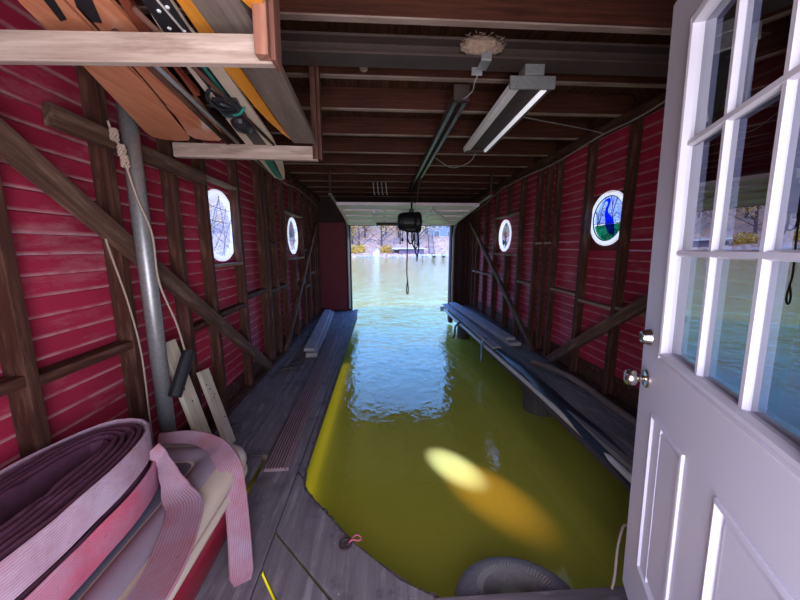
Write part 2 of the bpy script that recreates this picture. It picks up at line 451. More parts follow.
Rs = [.4, .95, 1.55, 2.15, 2.785, 3.345, 3.94, 4.17, 4.42, 4.94, (5.45, 2.08, ZT), (5.45, .1, 1.42), 6.04, 6.62, 7.18, 7.45, 7.72]
studs(wr, XRs, XR, Rs, .14, ZT)
def nog(wall, xs, xw, y0, y1, z, h=.045, mat='beam_z'):
    xc = (xs + xw) / 2 + (.006 if xs > xw else -.006)
    beam('nogging', (xc, y0 + .027, z), (xc, y1 - .027, z), abs(xs - xw) - .014, h, M[mat], wall, bevel=.002)
for y0, y1, z in [(1.32, 1.88, 1.0), (.72, 1.32, 1.02), (2.42, 2.82, .93), (2.82, 3.43, .95), (3.43, 4.07, 1.02), (4.2, 4.52, 1.58), (4.2, 4.52, .98), (4.52, 4.95, .98), (5.5, 6.1, .9), (6.1, 6.52, 1.5), (6.1, 6.52, .8), (6.52, 7.05, 1.02)]:
    nog(wl, XLs, XL, y0, y1, z)
for y0, y1, z in [(2.82, 3.43, 1.385), (2.82, 3.43, 2.12), (4.95, 6.1, 1.36), (4.95, 6.1, 2.08)]:
    nog(wl, XLs, XL, y0, y1, z, .025, 'sill')
for y0, y1, z in [(2.15, 2.785, 1.0), (2.785, 3.345, .98), (3.345, 3.94, 1.03), (3.94, 4.17, 1.6), (4.17, 4.42, 1.6), (4.42, 4.94, 1.02), (6.04, 6.62, 1.55), (6.04, 6.62, 1.0), (7.18, 7.45, 1.0), (6.62, 7.18, 1.0), (4.94, 6.04, 1.42), (4.94, 6.04, 2.07)]:
    nog(wr, XRs, XR, y0, y1, z, .03, 'sill')
for wall, xs, xw, zb in ((wl, XLs, XL, .03), (wr, XRs, XR, .13)):
    xc = (xs + xw) / 2; s_ = 1 if xs > xw else -1
    beam('sill_plate', (xc + s_ * .006, -.3, zb), (xc + s_ * .006, YF, zb), abs(xs - xw) - .014, .05, M['beam_z'], wall)
    beam('top_plate', (xc + s_ * .006, -.3, ZT + .04), (xc + s_ * .006, YF, ZT + .04), abs(xs - xw) - .014, .08, M['beam_z'], wall)
struct(MB().box(XR - .004, XR - .022, .2, YF - .05, .16, .34).build('baseboard_right', M['beam_z']))
struct(MB().box(XL + .004, XL + .02, .2, YF - .05, .06, .2).build('baseboard_left', M['beam_z']))

struct(MB().box(XL - .05, XL - .03, -.3, YF, ZT, 2.91).box(XR + .03, XR + .05, -.3, YF, ZT, 2.91).build('sky_stop', M['beam_z']))  # strips added to stop sky leaking in above the stud walls
struct(MB().box(XL - .05, XL - .025, -.3, YF, -.9, .0).box(XR + .025, XR + .05, -.3, YF, -.9, .14).build('light_skirt', M['pile']))  # added skirts that keep outside light from under the decks
# front wall: stubs beside the boat opening, header above
JL, JR = -.82, 1.80
mb = MB()
mb.box(XL - .02, JL, YF, YF + .1, -.14, ZT + .25); mb.box(JR, XR + .02, YF, YF + .1, -.14, ZT + .25); mb.box(JL, JR, YF, YF + .1, 2.06, ZT + .25)
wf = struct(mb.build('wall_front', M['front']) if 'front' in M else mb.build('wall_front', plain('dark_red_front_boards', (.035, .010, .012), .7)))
MB().box(JL, JL + .09, YF - .05, YF + .12, -.35, 2.06).build('door_jamb', M['beam_z'], wf)
MB().box(JR - .09, JR, YF - .05, YF + .12, -.35, 2.06).build('door_jamb', M['beam_z'], wf)
MB().box(JR - .10, JR - .06, YF + .12, YF + .16, -.3, 2.02).build('daylit_jamb_edge', M['white'], wf)  # white colour stands for daylight on this outer jamb edge
for x in (1.9, 2.06): beam('stud', (x, YF - .05, .1), (x, YF - .05, ZT), .045, .09, M['beam_z'], wf, up=(0, 1, 0))
# red stub panel left of opening, seen full face
MB().box(XL + .02, JL - .02, YF - .07, YF - .03, .02, 2.12).build('panel', plain('maroon_panel', (.16, .012, .03), .6), wf)

# back wall behind the camera with its doorway (x -.45..0.62)
mb = MB()
mb.box(XL - .02, -.5, -.34, -.24, -.14, ZT + .25); mb.box(.72, XR + .02, .02, .10, -.14, ZT + .25); mb.box(-.5, .72, -.34, -.24, 2.36, ZT + .25)
mb.box(.66, .72, -.34, .10, -.14, ZT + .25)
struct(mb.build('wall_back', M['backwall']))

# ceiling: roof boards and joists
mb = MB(); x = XL - .05; 
while x < XR + .05:
    x2 = x + .14; mb.box(x + .002, x2 - .002, -.4, YF + .12, 2.875 + random.uniform(0, .006), 2.9); x = x2
mb.box(XL - .25, XR + .25, -3.2, YF + .3, 2.91, 2.96)  # roof slab; its unseen rear stretch is added to keep out the sun
ce = struct(mb.build('ceiling', M['sheath']))
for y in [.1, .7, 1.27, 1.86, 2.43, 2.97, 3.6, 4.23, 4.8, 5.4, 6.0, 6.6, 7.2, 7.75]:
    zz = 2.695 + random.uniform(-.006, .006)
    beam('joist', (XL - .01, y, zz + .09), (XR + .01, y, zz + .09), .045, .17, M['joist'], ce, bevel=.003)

# ------------------------------------------------------------------ floor
def board_poly(mb, poly, z=0, t=.04): mb.prism(poly, z - t, z)
mb = MB()
# long boards of the left walkway
zz = lambda: random.uniform(-.003, .003)
def yb(x0, x1, y0, y1, z=0): mb.box(x0, x1, y0, y1, z - .04, z + zz())
yb(XL + .02, -1.275, 1.2, YF); yb(-1.268, -1.08, 1.2, YF); yb(-1.072, -.868, 2.25, YF); yb(-1.072, -.903, 1.78, 2.245); yb(-1.072, -.868, -.3, 1.775); yb(-.862, -.60, .2, YF - .02)
yb(XL + .02, -1.275, -.3, 1.195); yb(-1.268, -1.08, -.3, 1.195)
mb.prism([(-.594, 1.99), (-.594, YF + .1), (-.67, YF + .1), (-.66, 6.8), (-.594, 5.4)][::-1], -.04, 0)
mb.prism([(-.594, 2.06), (-.545, 2.0), (-.555, 2.3), (-.585, 5.4), (-.594, 5.4)], -.05, 0)
# diagonal boards by the cut corner
def P2(p, d, t): return (p[0] + d[0] * t, p[1] + d[1] * t)
edge = [(-.594, 2.04), (-.545, 1.985), (-.506, 1.873), (-.34, 1.68), (-.181, 1.496), (.074, 1.272), (.247, 1.175)]
s1a, s1b = (-.594, 1.575), (-.16, 1.135)
s2a, s2b = (-.594, 1.36), (-.30, 1.0)
mb.prism(edge + [(.34, 1.10), (-.12, 1.10), s1a], -.04, .001)
mb.prism([(-.594, 1.56), (-.168, 1.125), (-.13, 1.09), (.34, 1.085), (.34, .9), (-.22, .9), (-.3, 1.0), (-.594, 1.372)], -.04, -.002)
mb.prism([(-.594, 1.345), (-.325, 1.0), (-.25, .89), (.4, .88), (.4, .2), (-.594, .2)], -.04, 0)
mb.box(.41, 1.68, .2, 1.10, -.04, 0)
fl = struct(mb.build('floor', M['weathered'], bevel=.002))
# rim joist under the deck edge, and headers
mb = MB()
for (a, b) in zip(edge[:-1], edge[1:]):
    m, L = frame_x((a[0] - .02, a[1] - .03, -.12), (b[0] - .02, b[1] - .03, -.12))
    n0 = len(mb.v); mb.box(0, L, -.02, .02, -.1, .075)
    for i in range(n0, len(mb.v)): mb.v[i] = tuple(m @ V(mb.v[i]))
mb.box(-.66, -.61, 2.0, YF, -.22, -.045)
mb.build('rim_joist', M['pile'], fl)
beam('edge_beam', (.22, 1.13, -.06), (1.9, 1.13, -.06), .09, .15, M['weathered_x'], fl)
for y in (2.6, 5.0, 7.4):
    MB().tube([(-1.0, y, -.05), (-1.0, y, -1.0)], .09, 12).build('piling', M['pile'], fl)
# fraying dark edging along the left rim
pts = [(-.67, 7.9, -.01), (-.665, 6.8, -.015), (-.60, 5.4, -.01), (-.575, 3.6, -.015), (-.555, 2.3, -.01), (-.54, 2.0, -.012), (-.50, 1.875, -.01), (-.335, 1.685, -.012), (-.178, 1.5, -.01), (.078, 1.278, -.012), (.25, 1.18, -.01)]
mbr = MB(); sp = smooth_pts(pts, 10)
mbr.tube([p + V((random.uniform(-.004, .004), random.uniform(-.004, .004), random.uniform(-.006, .004))) for p in sp], .013, 6)
tag(mbr.build('edge_liner', plain('frayed_dark_edging', (.07, .055, .05), .8, var=.6), None), 'frayed dark rubber edging running along the left deck and its cut corner', 'edging')

# landing under the camera
struct(MB().box(-.5, .66, -.9, .55, .08, .14).build('floor_landing', M['weathered']))

# right walkway
mb = MB()
for (a, b) in ((1.66, 1.80), (1.806, 1.95), (1.956, 2.20)): mb.box(a, b, .9, YF, .06, .10 + zz())
fr_ = struct(mb.build('floor_right', wood('blue_gray_deck_wood', (.16, .145, .15), (.29, .27, .27), (.36, .34, .34), 1, scale=5), bevel=.003))
MB().box(1.68, 1.73, 1.0, YF, -.1, .058).build('rim_joist', M['pile'], fr_)
for (x, y, r) in ((2.02, 3.72, .21), (1.86, 7.0, .14), (2.0, 1.6, .15)):
    MB().lathe([(r, -1.2), (r, -.5), (r * 1.02, -.3), (r * .98, -.1), (r * .9, .05)], 20, Matrix.Translation((x, y, 0))).build('piling', M['pile'], fr_, smooth=True)
edgep = [(1.56, 7.9), (1.555, 6.9), (1.59, 5.6), (1.62, 4.35), (1.66, 3.2), (1.675, 2.27), (1.66, 1.85), (1.67, 1.3), (1.67, .95)]
mb = MB(); mb.tube(smooth_pts([(x - .012, y, .03 + .012 * sin(y * 5)) for x, y in edgep], 8), .028, 8)
tag(mb.build('foam_edging', M['foam'], None, smooth=True), 'whitish round edging strip under the rim of the right walkway', 'edging')
# dark liner draped over the edge
pts = smooth_pts([(1.62, 5.0, .115), (1.63, 4.4, .12), (1.645, 4.0, .115), (1.665, 3.2, .11), (1.675, 2.6, .095), (1.672, 2.2, .07), (1.668, 1.85, .045), (1.675, 1.5, .02), (1.68, 1.0, .0)], 8)
wd = [V((1, 0, .5 + .35 * sin(p.y * 4))) for p in pts]
mb = MB(); mb.ribbon(pts, wd, [.07 + .10 * max(0, min(1, (4.5 - p.y) / 3)) + .012 * sin(p.y * 9) for p in pts], .012)
tag(mb.build('rubber_liner', M['gasket'], None, smooth=True), 'black rubber sheet draped along the edge of the right walkway', 'liner')
# board facing on the far part of the right edge
tag(beam('edge_board', (1.60, 7.88, .125), (1.64, 4.3, .125), .12, .035, M['opening_lit'], None), 'blue gray board laid along the far rim of the right walkway', 'board')

# water and lake bed
struct(MB().add([(-120, -3, WW), (120, -3, WW), (120, 66, WW), (-120, 66, WW)], [(0, 1, 2, 3)]).build('water', M['water'], keep=True))
struct(MB().add([(-120, -3, -.50), (120, -3, -.50), (120, 70, -.50), (-120, 70, -.50)], [(0, 1, 2, 3)]).build('lake_bed', M['murk']))

# ------------------------------------------------------------------ windows
def window(idx, w, x, side, design):
    cy, cz, r = w
    mb = annulus(MB(), x + side * .012, x - side * .03, cy, cz, r - .045, r)
    o = struct(mb.build('window_%d' % idx, M['ring'], smooth=False))
    xp = x - side * .012
    R = r - .045
    if design == 'heron':
        hz = cz - R * .22
        a = math.asin((hz - cz) / R)
        disc(MB(), xp, cy, cz, R, 40, a, pi - a).build('sky_pane', M['g_sky'], o, keep=True)
        disc(MB(), xp, cy, cz, R, 40, pi - a, 2 * pi + a).build('meadow_pane', M['g_green'], o, keep=True)
        # heron silhouette; u to the viewer's right is -y on this wall
        H = [(-.03, -.02), (-.05, .05), (-.045, .10), (-.02, .15), (-.03, .175), (-.055, .17), (-.1, .155), (-.06, .185), (-.03, .2), (0, .2), (.015, .175), (.01, .14), (-.01, .1), (-.005, .06), (.03, .03), (.065, .0), (.085, -.06), (.10, -.13), (.095, -.17), (.06, -.15), (.03, -.14), (-.005, -.1), (-.03, -.06)]
        mb = MB(); mb.add([(x - .004, cy - u * 1.12 + .0, cz + v_ * 1.0 - .005) for u, v_ in H], [tuple(range(len(H)))])
        mb.build('heron_pane', M['g_heron'], o)
        mb = MB()
        def ln(ps, rr=.0028): mb.tube(smooth_pts([(x - .006, cy - u, cz + v_) for u, v_ in ps], 5), rr, 5)
        ln([(-.19, .10), (-.15, .0), (-.12, -.05)]); ln([(-.05, .21), (-.10, .08), (-.12, -.05)]); ln([(-.23, .03), (-.18, .07), (-.14, .02), (-.12, -.05)])
        ln([(-.12, -.05), (-.09, .03), (-.05, .03)]); ln([(.06, .22), (.05, .1), (.04, .02)]); ln([(.11, .2), (.07, .08), (.06, 0)], .004); ln([(.02, .21), (.05, .12)], .004)
        ln([(.06, 0), (.11, .04), (.15, .03), (.2, -.02)]); ln([(.02, -.13), (.015, -.2)], .003); ln([(.05, -.14), (.055, -.2)], .003)
        ln([(-R * .97, hz - cz), (0, hz - cz + .004), (R * .97, hz - cz)], .003)
        mb.build('lead_line', M['lead'], o)
        annulus(MB(), x - .002, x - .01, cy, cz, R - .008, R).build('lead_rim', M['lead'], o)
    elif design == 'flower':
        disc(MB(), xp, cy, cz, R).build('pane', M['clear'], o, keep=True)
        mb = MB()
        for k in range(5):
            a = 2 * pi * k / 5; disc(mb, x - .004, cy + .04 * cos(a), cz + .02 + .04 * sin(a), .03, 12)
        mb.build('blossom_pane', M['g_red'], o, keep=True)
        disc(MB(), x - .006, cy, cz + .02, .035, 12).build('blossom_heart', M['g_yel'], o, keep=True)
        mb = MB(); disc(mb, x - .005, cy + .05, cz - .12, .05, 12); disc(mb, x - .005, cy - .06, cz - .14, .05, 12); mb.build('leaf_pane', M['g_green'], o, keep=True)
    else:
        disc(MB(), xp, cy, cz, R).build('pane', M['clear'], o, keep=True)
        mb = MB(); rnd = random.Random(idx)
        for k in range(9):
            a = rnd.uniform(0, 2 * pi); b = a + rnd.uniform(1.8, 3.6)
            p, q = V((cos(a), sin(a))) * R, V((cos(b), sin(b))) * R; c = (p + q) * .5 + V((rnd.uniform(-.06, .06), rnd.uniform(-.06, .06)))
            mb.tube(smooth_pts([(xp + side * .004, cy + t.x, cz + t.y) for t in (p, c, q)], 5), .003, 4)
        mb.build('lead_line', M['wire'], o)
    return o
window(1, WL1, XL, 1, 'plain'); window(2, WL2, XL, 1, 'plain2'); window(3, WR1, XR, -1, 'heron'); window(4, WR2, XR, -1, 'flower')

# ------------------------------------------------------------------ wall braces and rail (nailed over the studs)
tag(beam('diagonal_brace', (-1.385, .85, 2.30), (-1.385, 3.86, .09), .045, .10, M['beam']), 'long brown diagonal brace across the left wall beside the galvanized pipe', 'brace')
tag(beam('diagonal_brace', (-1.385, 7.15, 2.05), (-1.385, 4.55, .06), .045, .08, M['beam']), 'diagonal brace near the far end of the left wall, by the opening', 'brace')
tag(beam('diagonal_brace', (2.09, 2.05, 1.35), (2.09, 3.72, .16), .045, .10, M['beam']), 'thick diagonal brace low on the right wall behind the door knob', 'brace')
tag(beam('diagonal_brace', (2.09, 7.6, 2.14), (2.09, 4.15, .14), .045, .085, M['beam']), 'thin diagonal brace at the far end of the right wall', 'brace')
tag(beam('wall_rail', (-1.385, 1.53, 2.10), (-1.385, 2.72, 2.075), .045, .09, M['beam']), 'short level wooden rail nailed high across the left studs', 'rail')

# ------------------------------------------------------------------ pipe, rope, baton, boards on left wall
tag(MB().tube([(-1.325, 1.90, .02), (-1.325, 1.90, 2.69)], .042, 20).build('steel_pipe', M['galv'], smooth=True), 'upright galvanized steel pipe standing against the left wall', 'pipe')
rp = smooth_pts([(-1.33, 1.77, 2.16), (-1.32, 1.776, 2.10), (-1.30, 1.796, 2.03), (-1.30, 1.807, 1.97), (-1.29, 1.845, 1.80), (-1.275, 1.90, 1.62), (-1.25, 1.87, 1.36), (-1.24, 1.96, 1.1), (-1.23, 2.0, .90)], 8)
rt = MB(); rt.tube(rp, .006, 6)
for c in ((-1.315, 1.78, 2.10), (-1.30, 1.796, 2.03), (-1.30, 1.807, 1.98)):
    for k in range(3):
        rt.tube([V(c) + V((.012 * cos(a) , .012 * cos(a + 1), .026 * sin(a + k))) for a in [j * pi / 5 for j in range(10)]], .007, 5)
tag(rt.build('rope', M['rope'], smooth=True), 'pale frayed knotted rope hanging from the rail past the steel pipe', 'rope')
tag(MB().tube([(-1.22, 2.02, .90), (-1.235, 1.86, .67)], [.036, .037], 14).build('rubber_baton', M['black'], smooth=False, bevel=.004), 'short black rubber tube hanging on the rope before a pale board', 'rubber tube')
tag(MB().tube(smooth_pts([(-1.395, 1.72, 1.72), (-1.39, 1.74, 1.55), (-1.37, 1.79, 1.25), (-1.36, 1.82, .95), (-1.37, 1.83, .55), (-1.37, 1.83, .1)], 8), .005, 6).build('cord', M['rope'], smooth=True), 'thin tan cord dangling down a left wall stud beside the pipe', 'cord')
def lean(y_top, zt, xb, yb_, w, label, seed):
    top = V((-1.40, y_top, zt)); bot = V((xb, yb_, .012)); N = V((1, 0, .25))
    o = beam('leaning_board', bot, top, w, .03, M['new'], None, up=N, bevel=.003)
    r = random.Random(seed)
    L = (top - bot).length
    for k in range(5):
        x, y = r.uniform(.2, L - .1), r.uniform(-w * .35, w * .35); kn = MB().lathe([(.0, .0), (.007, .0), (.006, .0012), (0, .0014)], 10, Matrix.Translation((x, y, .015))).build('knot', M['beam_z'], None); kn.matrix_basis = o.matrix_basis.copy(); setpar(kn, o)
    return tag(o, label, 'board')
lean(2.10, .94, -1.16, 2.08, .13, 'taller pale pine board leaning on the left wall next to the pipe', 1)
lean(2.46, .60, -1.20, 2.38, .12, 'shorter pale pine board leaning on the left wall, right of the taller one', 2)

# ------------------------------------------------------------------ things on left walkway
def ribbed(name, p0, p1, w, h, label):
    m, L = frame_x(p0, p1); n = 7; prof = []
    for k in range(n):
        a = -w / 2 + w * k / n; b = a + w / n
        prof += [(a + .001, h), (b - .007, h), (b - .006, h - .008), (b, h - .008)]
    poly = [(-w / 2, 0)] + [(x, z) for x, z in prof] + [(w / 2, 0)]
    mb = MB(); nf = len(poly)
    mb.add([(0, y, z) for y, z in poly] + [(L, y, z) for y, z in poly], [tuple(range(len(poly)))] + [tuple(range(2 * len(poly) - 1, len(poly) - 1, -1))] + [(i, (i + 1) % len(poly), len(poly) + (i + 1) % len(poly), len(poly) + i) for i in range(len(poly))])
    for i in range(len(poly)):
        if (i - 1) % 4 in (1, 2, 3) and 0 < i < len(poly) - 2: mb.mi[2 + i] = 1
    return tag(mb.build(name, None, None, m, mats=[M['compo'], M['compo_dark']]), label, 'board')
ribbed('ribbed_board', (-.745, 2.02, .031), (-.845, 5.5, .031), .14, .028, 'long reddish gray grooved board lying uppermost along the left walkway')
ribbed('ribbed_board', (-.735, 2.06, .003), (-.825, 5.4, .003), .145, .026, 'grooved composite board underneath the uppermost one on the left walkway')
tag(beam('timber', (-1.05, 4.5, .09), (-1.25, 7.4, .09), .15, .045, M['opening_lit']), 'gray timber on top of another at the far left walkway', 'timber', None)
tag(beam('timber', (-1.0, 4.42, .033), (-1.2, 7.45, .033), .16, .06, M['opening_lit']), 'gray timber lying flat under another one at the far left walkway', 'timber')
for i, (x, y, a) in enumerate(((-1.28, 3.95, .4), (-1.2, 4.15, 1.2))):
    lb = ['small dark scrap of wood at the foot of the long diagonal brace', 'small dark scrap of wood between the brace foot and the gray timbers'][i]
    tag(beam('wood_scrap', (x, y, .02), (x + .16 * cos(a), y + .16 * sin(a), .022), .05, .025, M['pile']), lb, 'scrap')

# small wheel with pink twine at the deck edge
t = thing('cast_pulley', (-.20, 1.46, .004), 'small round metal pulley lying on the deck edge, tied with pink twine', 'pulley')
mb = MB(); c = V((-.20, 1.46, .012))
mb.tube([c + V((.03 * cos(a), .03 * sin(a), 0)) for a in [k * pi / 10 for k in range(21)]], .005, 6)
for k in range(6): mb.tube([c, c + V((.028 * cos(k * pi / 3), .028 * sin(k * pi / 3), 0))], .003, 5)
mb.build('rim', M['steel'], t)
mb = MB(); c = V((-.165, 1.475, .012))
mb.tube(smooth_pts([c + V(q) for q in ((-.02, -.01, 0), (0, .02, .005), (.025, .03, .008), (.045, .015, .0), (.03, -.0, .004), (.0, .0, .01), (-.02, -.008, 0))], 6), .0035, 5)
mb.build('twine', M['pink'], t)

# ------------------------------------------------------------------ boat with hose
def rrect(cx, cy, hx, hy, r, n=8):
    out = []
    for (sx, sy, a0) in ((1, 1, 0), (-1, 1, pi / 2), (-1, -1, pi), (1, -1, 3 * pi / 2)):
        for k in range(n + 1):
            a = a0 + pi / 2 * k / n; out.append((cx + sx * (hx - r) + r * cos(a), cy + sy * (hy - r) + r * sin(a)))
    return out
BC = (-1.077, .80)
def layers(name, lay, mat, parent, bx=BC, hx=.333, hy=.96, r=.16, closed_in=True):
    mb = MB(); rings = []
    for (ins, z) in lay:
        pts = rrect(bx[0], bx[1], hx - ins, hy - ins, max(.03, r - ins * .5)); n = len(pts)
        rings.append(n); mb.v += [(p[0], p[1], z) for p in pts]
    for i in range(len(lay) - 1):
        for k in range(n): mb.f.append([i * n + k, i * n + (k + 1) % n, (i + 1) * n + (k + 1) % n, (i + 1) * n + k]); mb.mi.append(0)
    mb.f.append(list(range(n))); mb.mi.append(0); mb.f.append(list(range((len(lay) - 1) * n, len(lay) * n))); mb.mi.append(0)
    return mb.build(name, mat, parent, smooth=False, bevel=0)
bt = thing('small_boat', (-1.08, .8, 0), 'red hulled small boat with cream padded rims lying under the hoses', 'boat')
def sm(o):
    for p in o.data.polygons: p.use_smooth = len(p.vertices) == 4
    return o
sm(layers('hull', [(.10, .002), (.085, .03), (.05, .15), (.02, .28), (.03, .32)], M['hullred'], bt))
sm(layers('lower_rim', [(.045, .305), (.012, .31), (.0, .325), (.005, .345), (.03, .356), (.05, .357)], M['cream'], bt))
sm(layers('red_stripe', [(.05, .35), (.018, .352), (.018, .372), (.05, .374)], M['hullred'], bt))
sm(layers('upper_rim', [(.05, .365), (.008, .370), (.0, .395), (.008, .425), (.035, .450), (.09, .460)], M['cream'], bt))
sm(layers('coaming', [(.085, .44), (.087, .458), (.105, .474), (.15, .482), (.20, .470), (.215, .44)], M['mauve'], bt))
layers('seat_deck', [(.21, .43), (.21, .458), (.225, .463)], M['seatgray'], bt)

# fire hose: two stacked flat coils, with loose lengths
def coil(cx, cy, a, b, z0, w, turns, gap, t, inner_start=0, p=2.6, jit=.0, seed=0):
    """superellipse spiral; returns points from outside inwards"""
    pts = []; n = 56; rnd = random.Random(seed)
    for k in range(int(turns * n)):
        th = 2 * pi * k / n + pi; d = gap * k / n
        c, s_ = cos(th), sin(th)
        r = (abs(c / max(.02, a - d)) ** p + abs(s_ / max(.03, b - d * 1.05)) ** p) ** (-1 / p)
        wob = noise.noise(V((c * 1.6, s_ * 1.6, k * .013 + seed))) * jit
        pts.append(V((cx + (r + wob) * c, cy + (r + wob) * s_, z0 + noise.noise(V((c * 2, s_ * 2, d * 30 + seed))) * .008)))
    return pts, n
def hose_coil(name, label, cx, cy, a, b, z0, w, turns, gap, matout, seed, start_turn=0):
    pts, n = coil(cx, cy, a, b, z0 + w / 2, w, turns, gap, .009, jit=.014, seed=seed)
    t = thing(name, (cx, cy, z0), label, 'hose')
    up = V((0, 0, 1))
    k1 = n + 2
    o = MB().ribbon(pts[:k1], [up] * k1, w, .014)
    o.build('outer_turn', matout, t, smooth=False)
    rest = pts[k1 - 1:]
    ws = [w * (.96 + .05 * noise.noise(V((q.x * 9, q.y * 9, seed)))) for q in rest]
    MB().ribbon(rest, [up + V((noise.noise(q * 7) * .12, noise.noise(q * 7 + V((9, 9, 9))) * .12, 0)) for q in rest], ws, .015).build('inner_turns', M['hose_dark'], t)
    return t
HX, HY = -1.188, .975
h1 = hose_coil('coiled_hose', 'lower flat fire hose coil with a bright pink outer turn', HX + .008, HY - .01, .228, .53, .485, .125, 5.6, .030, M['hose_pink'], 3)
h2 = hose_coil('coiled_hose', 'upper flat fire hose coil with a whitish ribbed outer turn', HX, HY, .218, .51, .625, .125, 6.0, .0265, M['hose'], 8)
def loose(name, label, ctrl, sub=8, t=.012, mat='hose_strap', parent=None):
    P = smooth_pts([c[0] for c in ctrl], sub); n = len(P); W = []; ws = []
    for i in range(n):
        f = i / sub; k = min(int(f), len(ctrl) - 2); f -= k; f = f * f * (3 - 2 * f)
        W.append(V(ctrl[k][1]).normalized().lerp(V(ctrl[k + 1][1]).normalized(), f)); ws.append(ctrl[k][2] * (1 - f) + ctrl[k + 1][2] * f)
    o = MB().ribbon(P, W, ws, t).build(name, M[mat], parent, smooth=False)
    return tag(o, label, 'hose') if label else o
# length twisting down from the coil over the boat's side
loose('loose_hose', 'dusty rose flat hose twisting down the boat side below the coils', [
    ((-1.03, 1.36, .66), (0, .25, 1), .07), ((-1.0, 1.37, .61), (.1, .5, 1), .06), ((-.94, 1.32, .555), (.6, .5, .5), .08), ((-.885, 1.27, .51), (.85, .3, .1), .11), ((-.815, 1.205, .49), (.9, .15, .0), .135),
    ((-.765, 1.07, .482), (1, .1, 0), .135), ((-.735, .93, .478), (1, .15, 0), .13), ((-.73, .75, .478), (1, .1, 0), .13), ((-.73, .6, .478), (1, 0, 0), .13)])
# length folded over the bow rim
loose('loose_hose', 'pinkish flat hose end folded over the boat rim and hanging to the deck', [
    ((-1.24, 1.70, .50), (0, .5, 1), .06), ((-1.08, 1.70, .505), (0, .7, 1), .07), ((-.93, 1.64, .505), (.2, 1, .5), .085), ((-.84, 1.57, .49), (.3, 1, .15), .105),
    ((-.765, 1.50, .44), (.55, .85, .1), .11), ((-.73, 1.45, .32), (.6, .8, 0), .11), ((-.70, 1.39, .18), (.6, .8, 0), .11), ((-.67, 1.32, .05), (.65, .75, 0), .11), ((-.655, 1.29, .012), (.7, .7, 0), .08)])

# ------------------------------------------------------------------ overhead racks
r1 = thing('overhead_rack', (-.8, 1.0, 2.04), 'nearer ceiling rack of a whitewashed crossbar and raw upright', 'rack')
beam('crossbar', (-1.50, 1.012, 2.066), (-.283, 1.012, 2.088), .024, .074, M['pale'], r1)
beam('hanger', (-.312, .98, 2.055), (-.302, .98, 2.88), .036, .035, M['post'], r1, up=(0, 1, 0))
beam('hanger', (-.284, 1.0, 2.045), (-.276, 1.0, 2.88), .014, .06, M['post_dark'], r1, up=(0, 1, 0))  # stands for the post's side, its shade put into the darker wood
r2 = thing('overhead_rack', (-.8, 2.15, 2.09), 'farther ceiling rack of a pale crossbar and dark upright', 'rack')
beam('crossbar', (-1.255, 2.16, 2.135), (-.39, 2.16, 2.125), .04, .082, M['pale'], r2)
beam('hanger', (-.40, 2.15, 2.09), (-.403, 2.15, 2.7), .035, .035, M['beam_z'], r2, up=(0, 1, 0))
beam('hanger', (-.372, 2.165, 2.09), (-.374, 2.165, 2.7), .02, .05, M['beam_z'], r2, up=(0, 1, 0))
beam('hanger', (-1.22, 2.20, 2.10), (-1.22, 2.20, 2.72), .035, .035, M['beam_z'], r2, up=(0, 1, 0))

ZR = 2.172
def back(p, k, y=-.2):
    return (p[0] + k * (y - p[1]), y)
def ski(name, L, R, tip, z, t, mat, label, cat='water ski', sub=True):
    k = ((L[1][0] - L[0][0]) / (L[1][1] - L[0][1]) + (R[1][0] - R[0][0]) / (R[1][1] - R[0][1])) / 2
    Ls = [back(L[0], k)] + L; Rs = [back(R[0], k)] + R
    poly = Ls + tip + Rs[::-1]
    o = MB().prism(poly, z, z + t).build(name, mat, None)
    return tag(o, label, cat)
def on_ski(o, poly, name, mat, z=ZR, h=.0025):
    return MB().prism(poly, z - h, z + .001).build(name, mat, o)
a = ski('wooden_ski', [(-.92, .983), (-1.033, 1.304), (-1.205, 1.756), (-1.281, 1.953)], [(-.804, .976), (-.881, 1.295), (-.986, 1.743), (-1.058, 1.94)],
    [(-1.30, 2.035), (-1.28, 2.075), (-1.243, 2.095), (-1.18, 2.10), (-1.13, 2.09), (-1.10, 2.05)], ZR, .014, M['orange'], 'leftmost wide orange-brown wooden ski resting on the ceiling racks')
on_ski(a, [(-.80, .93), (-.83, .93), (-.885, 1.06), (-.86, 1.05)], 'fin_slot', M['black'])
b = ski('wooden_ski', [(-.796, .976), (-.878, 1.308), (-.962, 1.617), (-1.045, 1.88)], [(-.685, .969), (-.723, 1.286), (-.80, 1.64), (-.86, 1.90)],
    [(-1.075, 1.99), (-1.075, 2.05), (-1.03, 2.085), (-.96, 2.09), (-.90, 2.05)], ZR, .014, M['orange_gloss'], 'second wide orange-brown wooden ski on the racks, with a glossy tip')
on_ski(b, [(-.705, .93), (-.745, .93), (-.79, 1.0), (-.805, 1.055), (-.775, 1.06)], 'fin_slot', M['black'])
on_ski(b, [(-.79, 1.0), (-.872, 1.32), (-.95, 1.6), (-.944, 1.6), (-.866, 1.32), (-.784, 1.0)], 'edge_groove', M['beam_z'])
ski('slim_ski', [(-.662, .968), (-.699, 1.085)], [(-.637, .967), (-.665, 1.083)], [(-.75, 1.30), (-.78, 1.5), (-.745, 1.5), (-.715, 1.30)], ZR, .02, M['redwood'], 'narrow red-brown wooden ski beside the wide orange pair on the racks')
d = ski('striped_ski', [(-.598, .964), (-.633, 1.081), (-.674, 1.283), (-.796, 1.989), (-.868, 2.447), (-.935, 2.95)], [(-.53, .96), (-.546, 1.076), (-.548, 1.275), (-.621, 2.012), (-.692, 2.437), (-.80, 2.872)],
    [(-.955, 3.08), (-.945, 3.17), (-.915, 3.20), (-.87, 3.12)], ZR - .002, .012, M['cream'], 'long cream ski with a teal striped tip, black tail and rubber bindings')
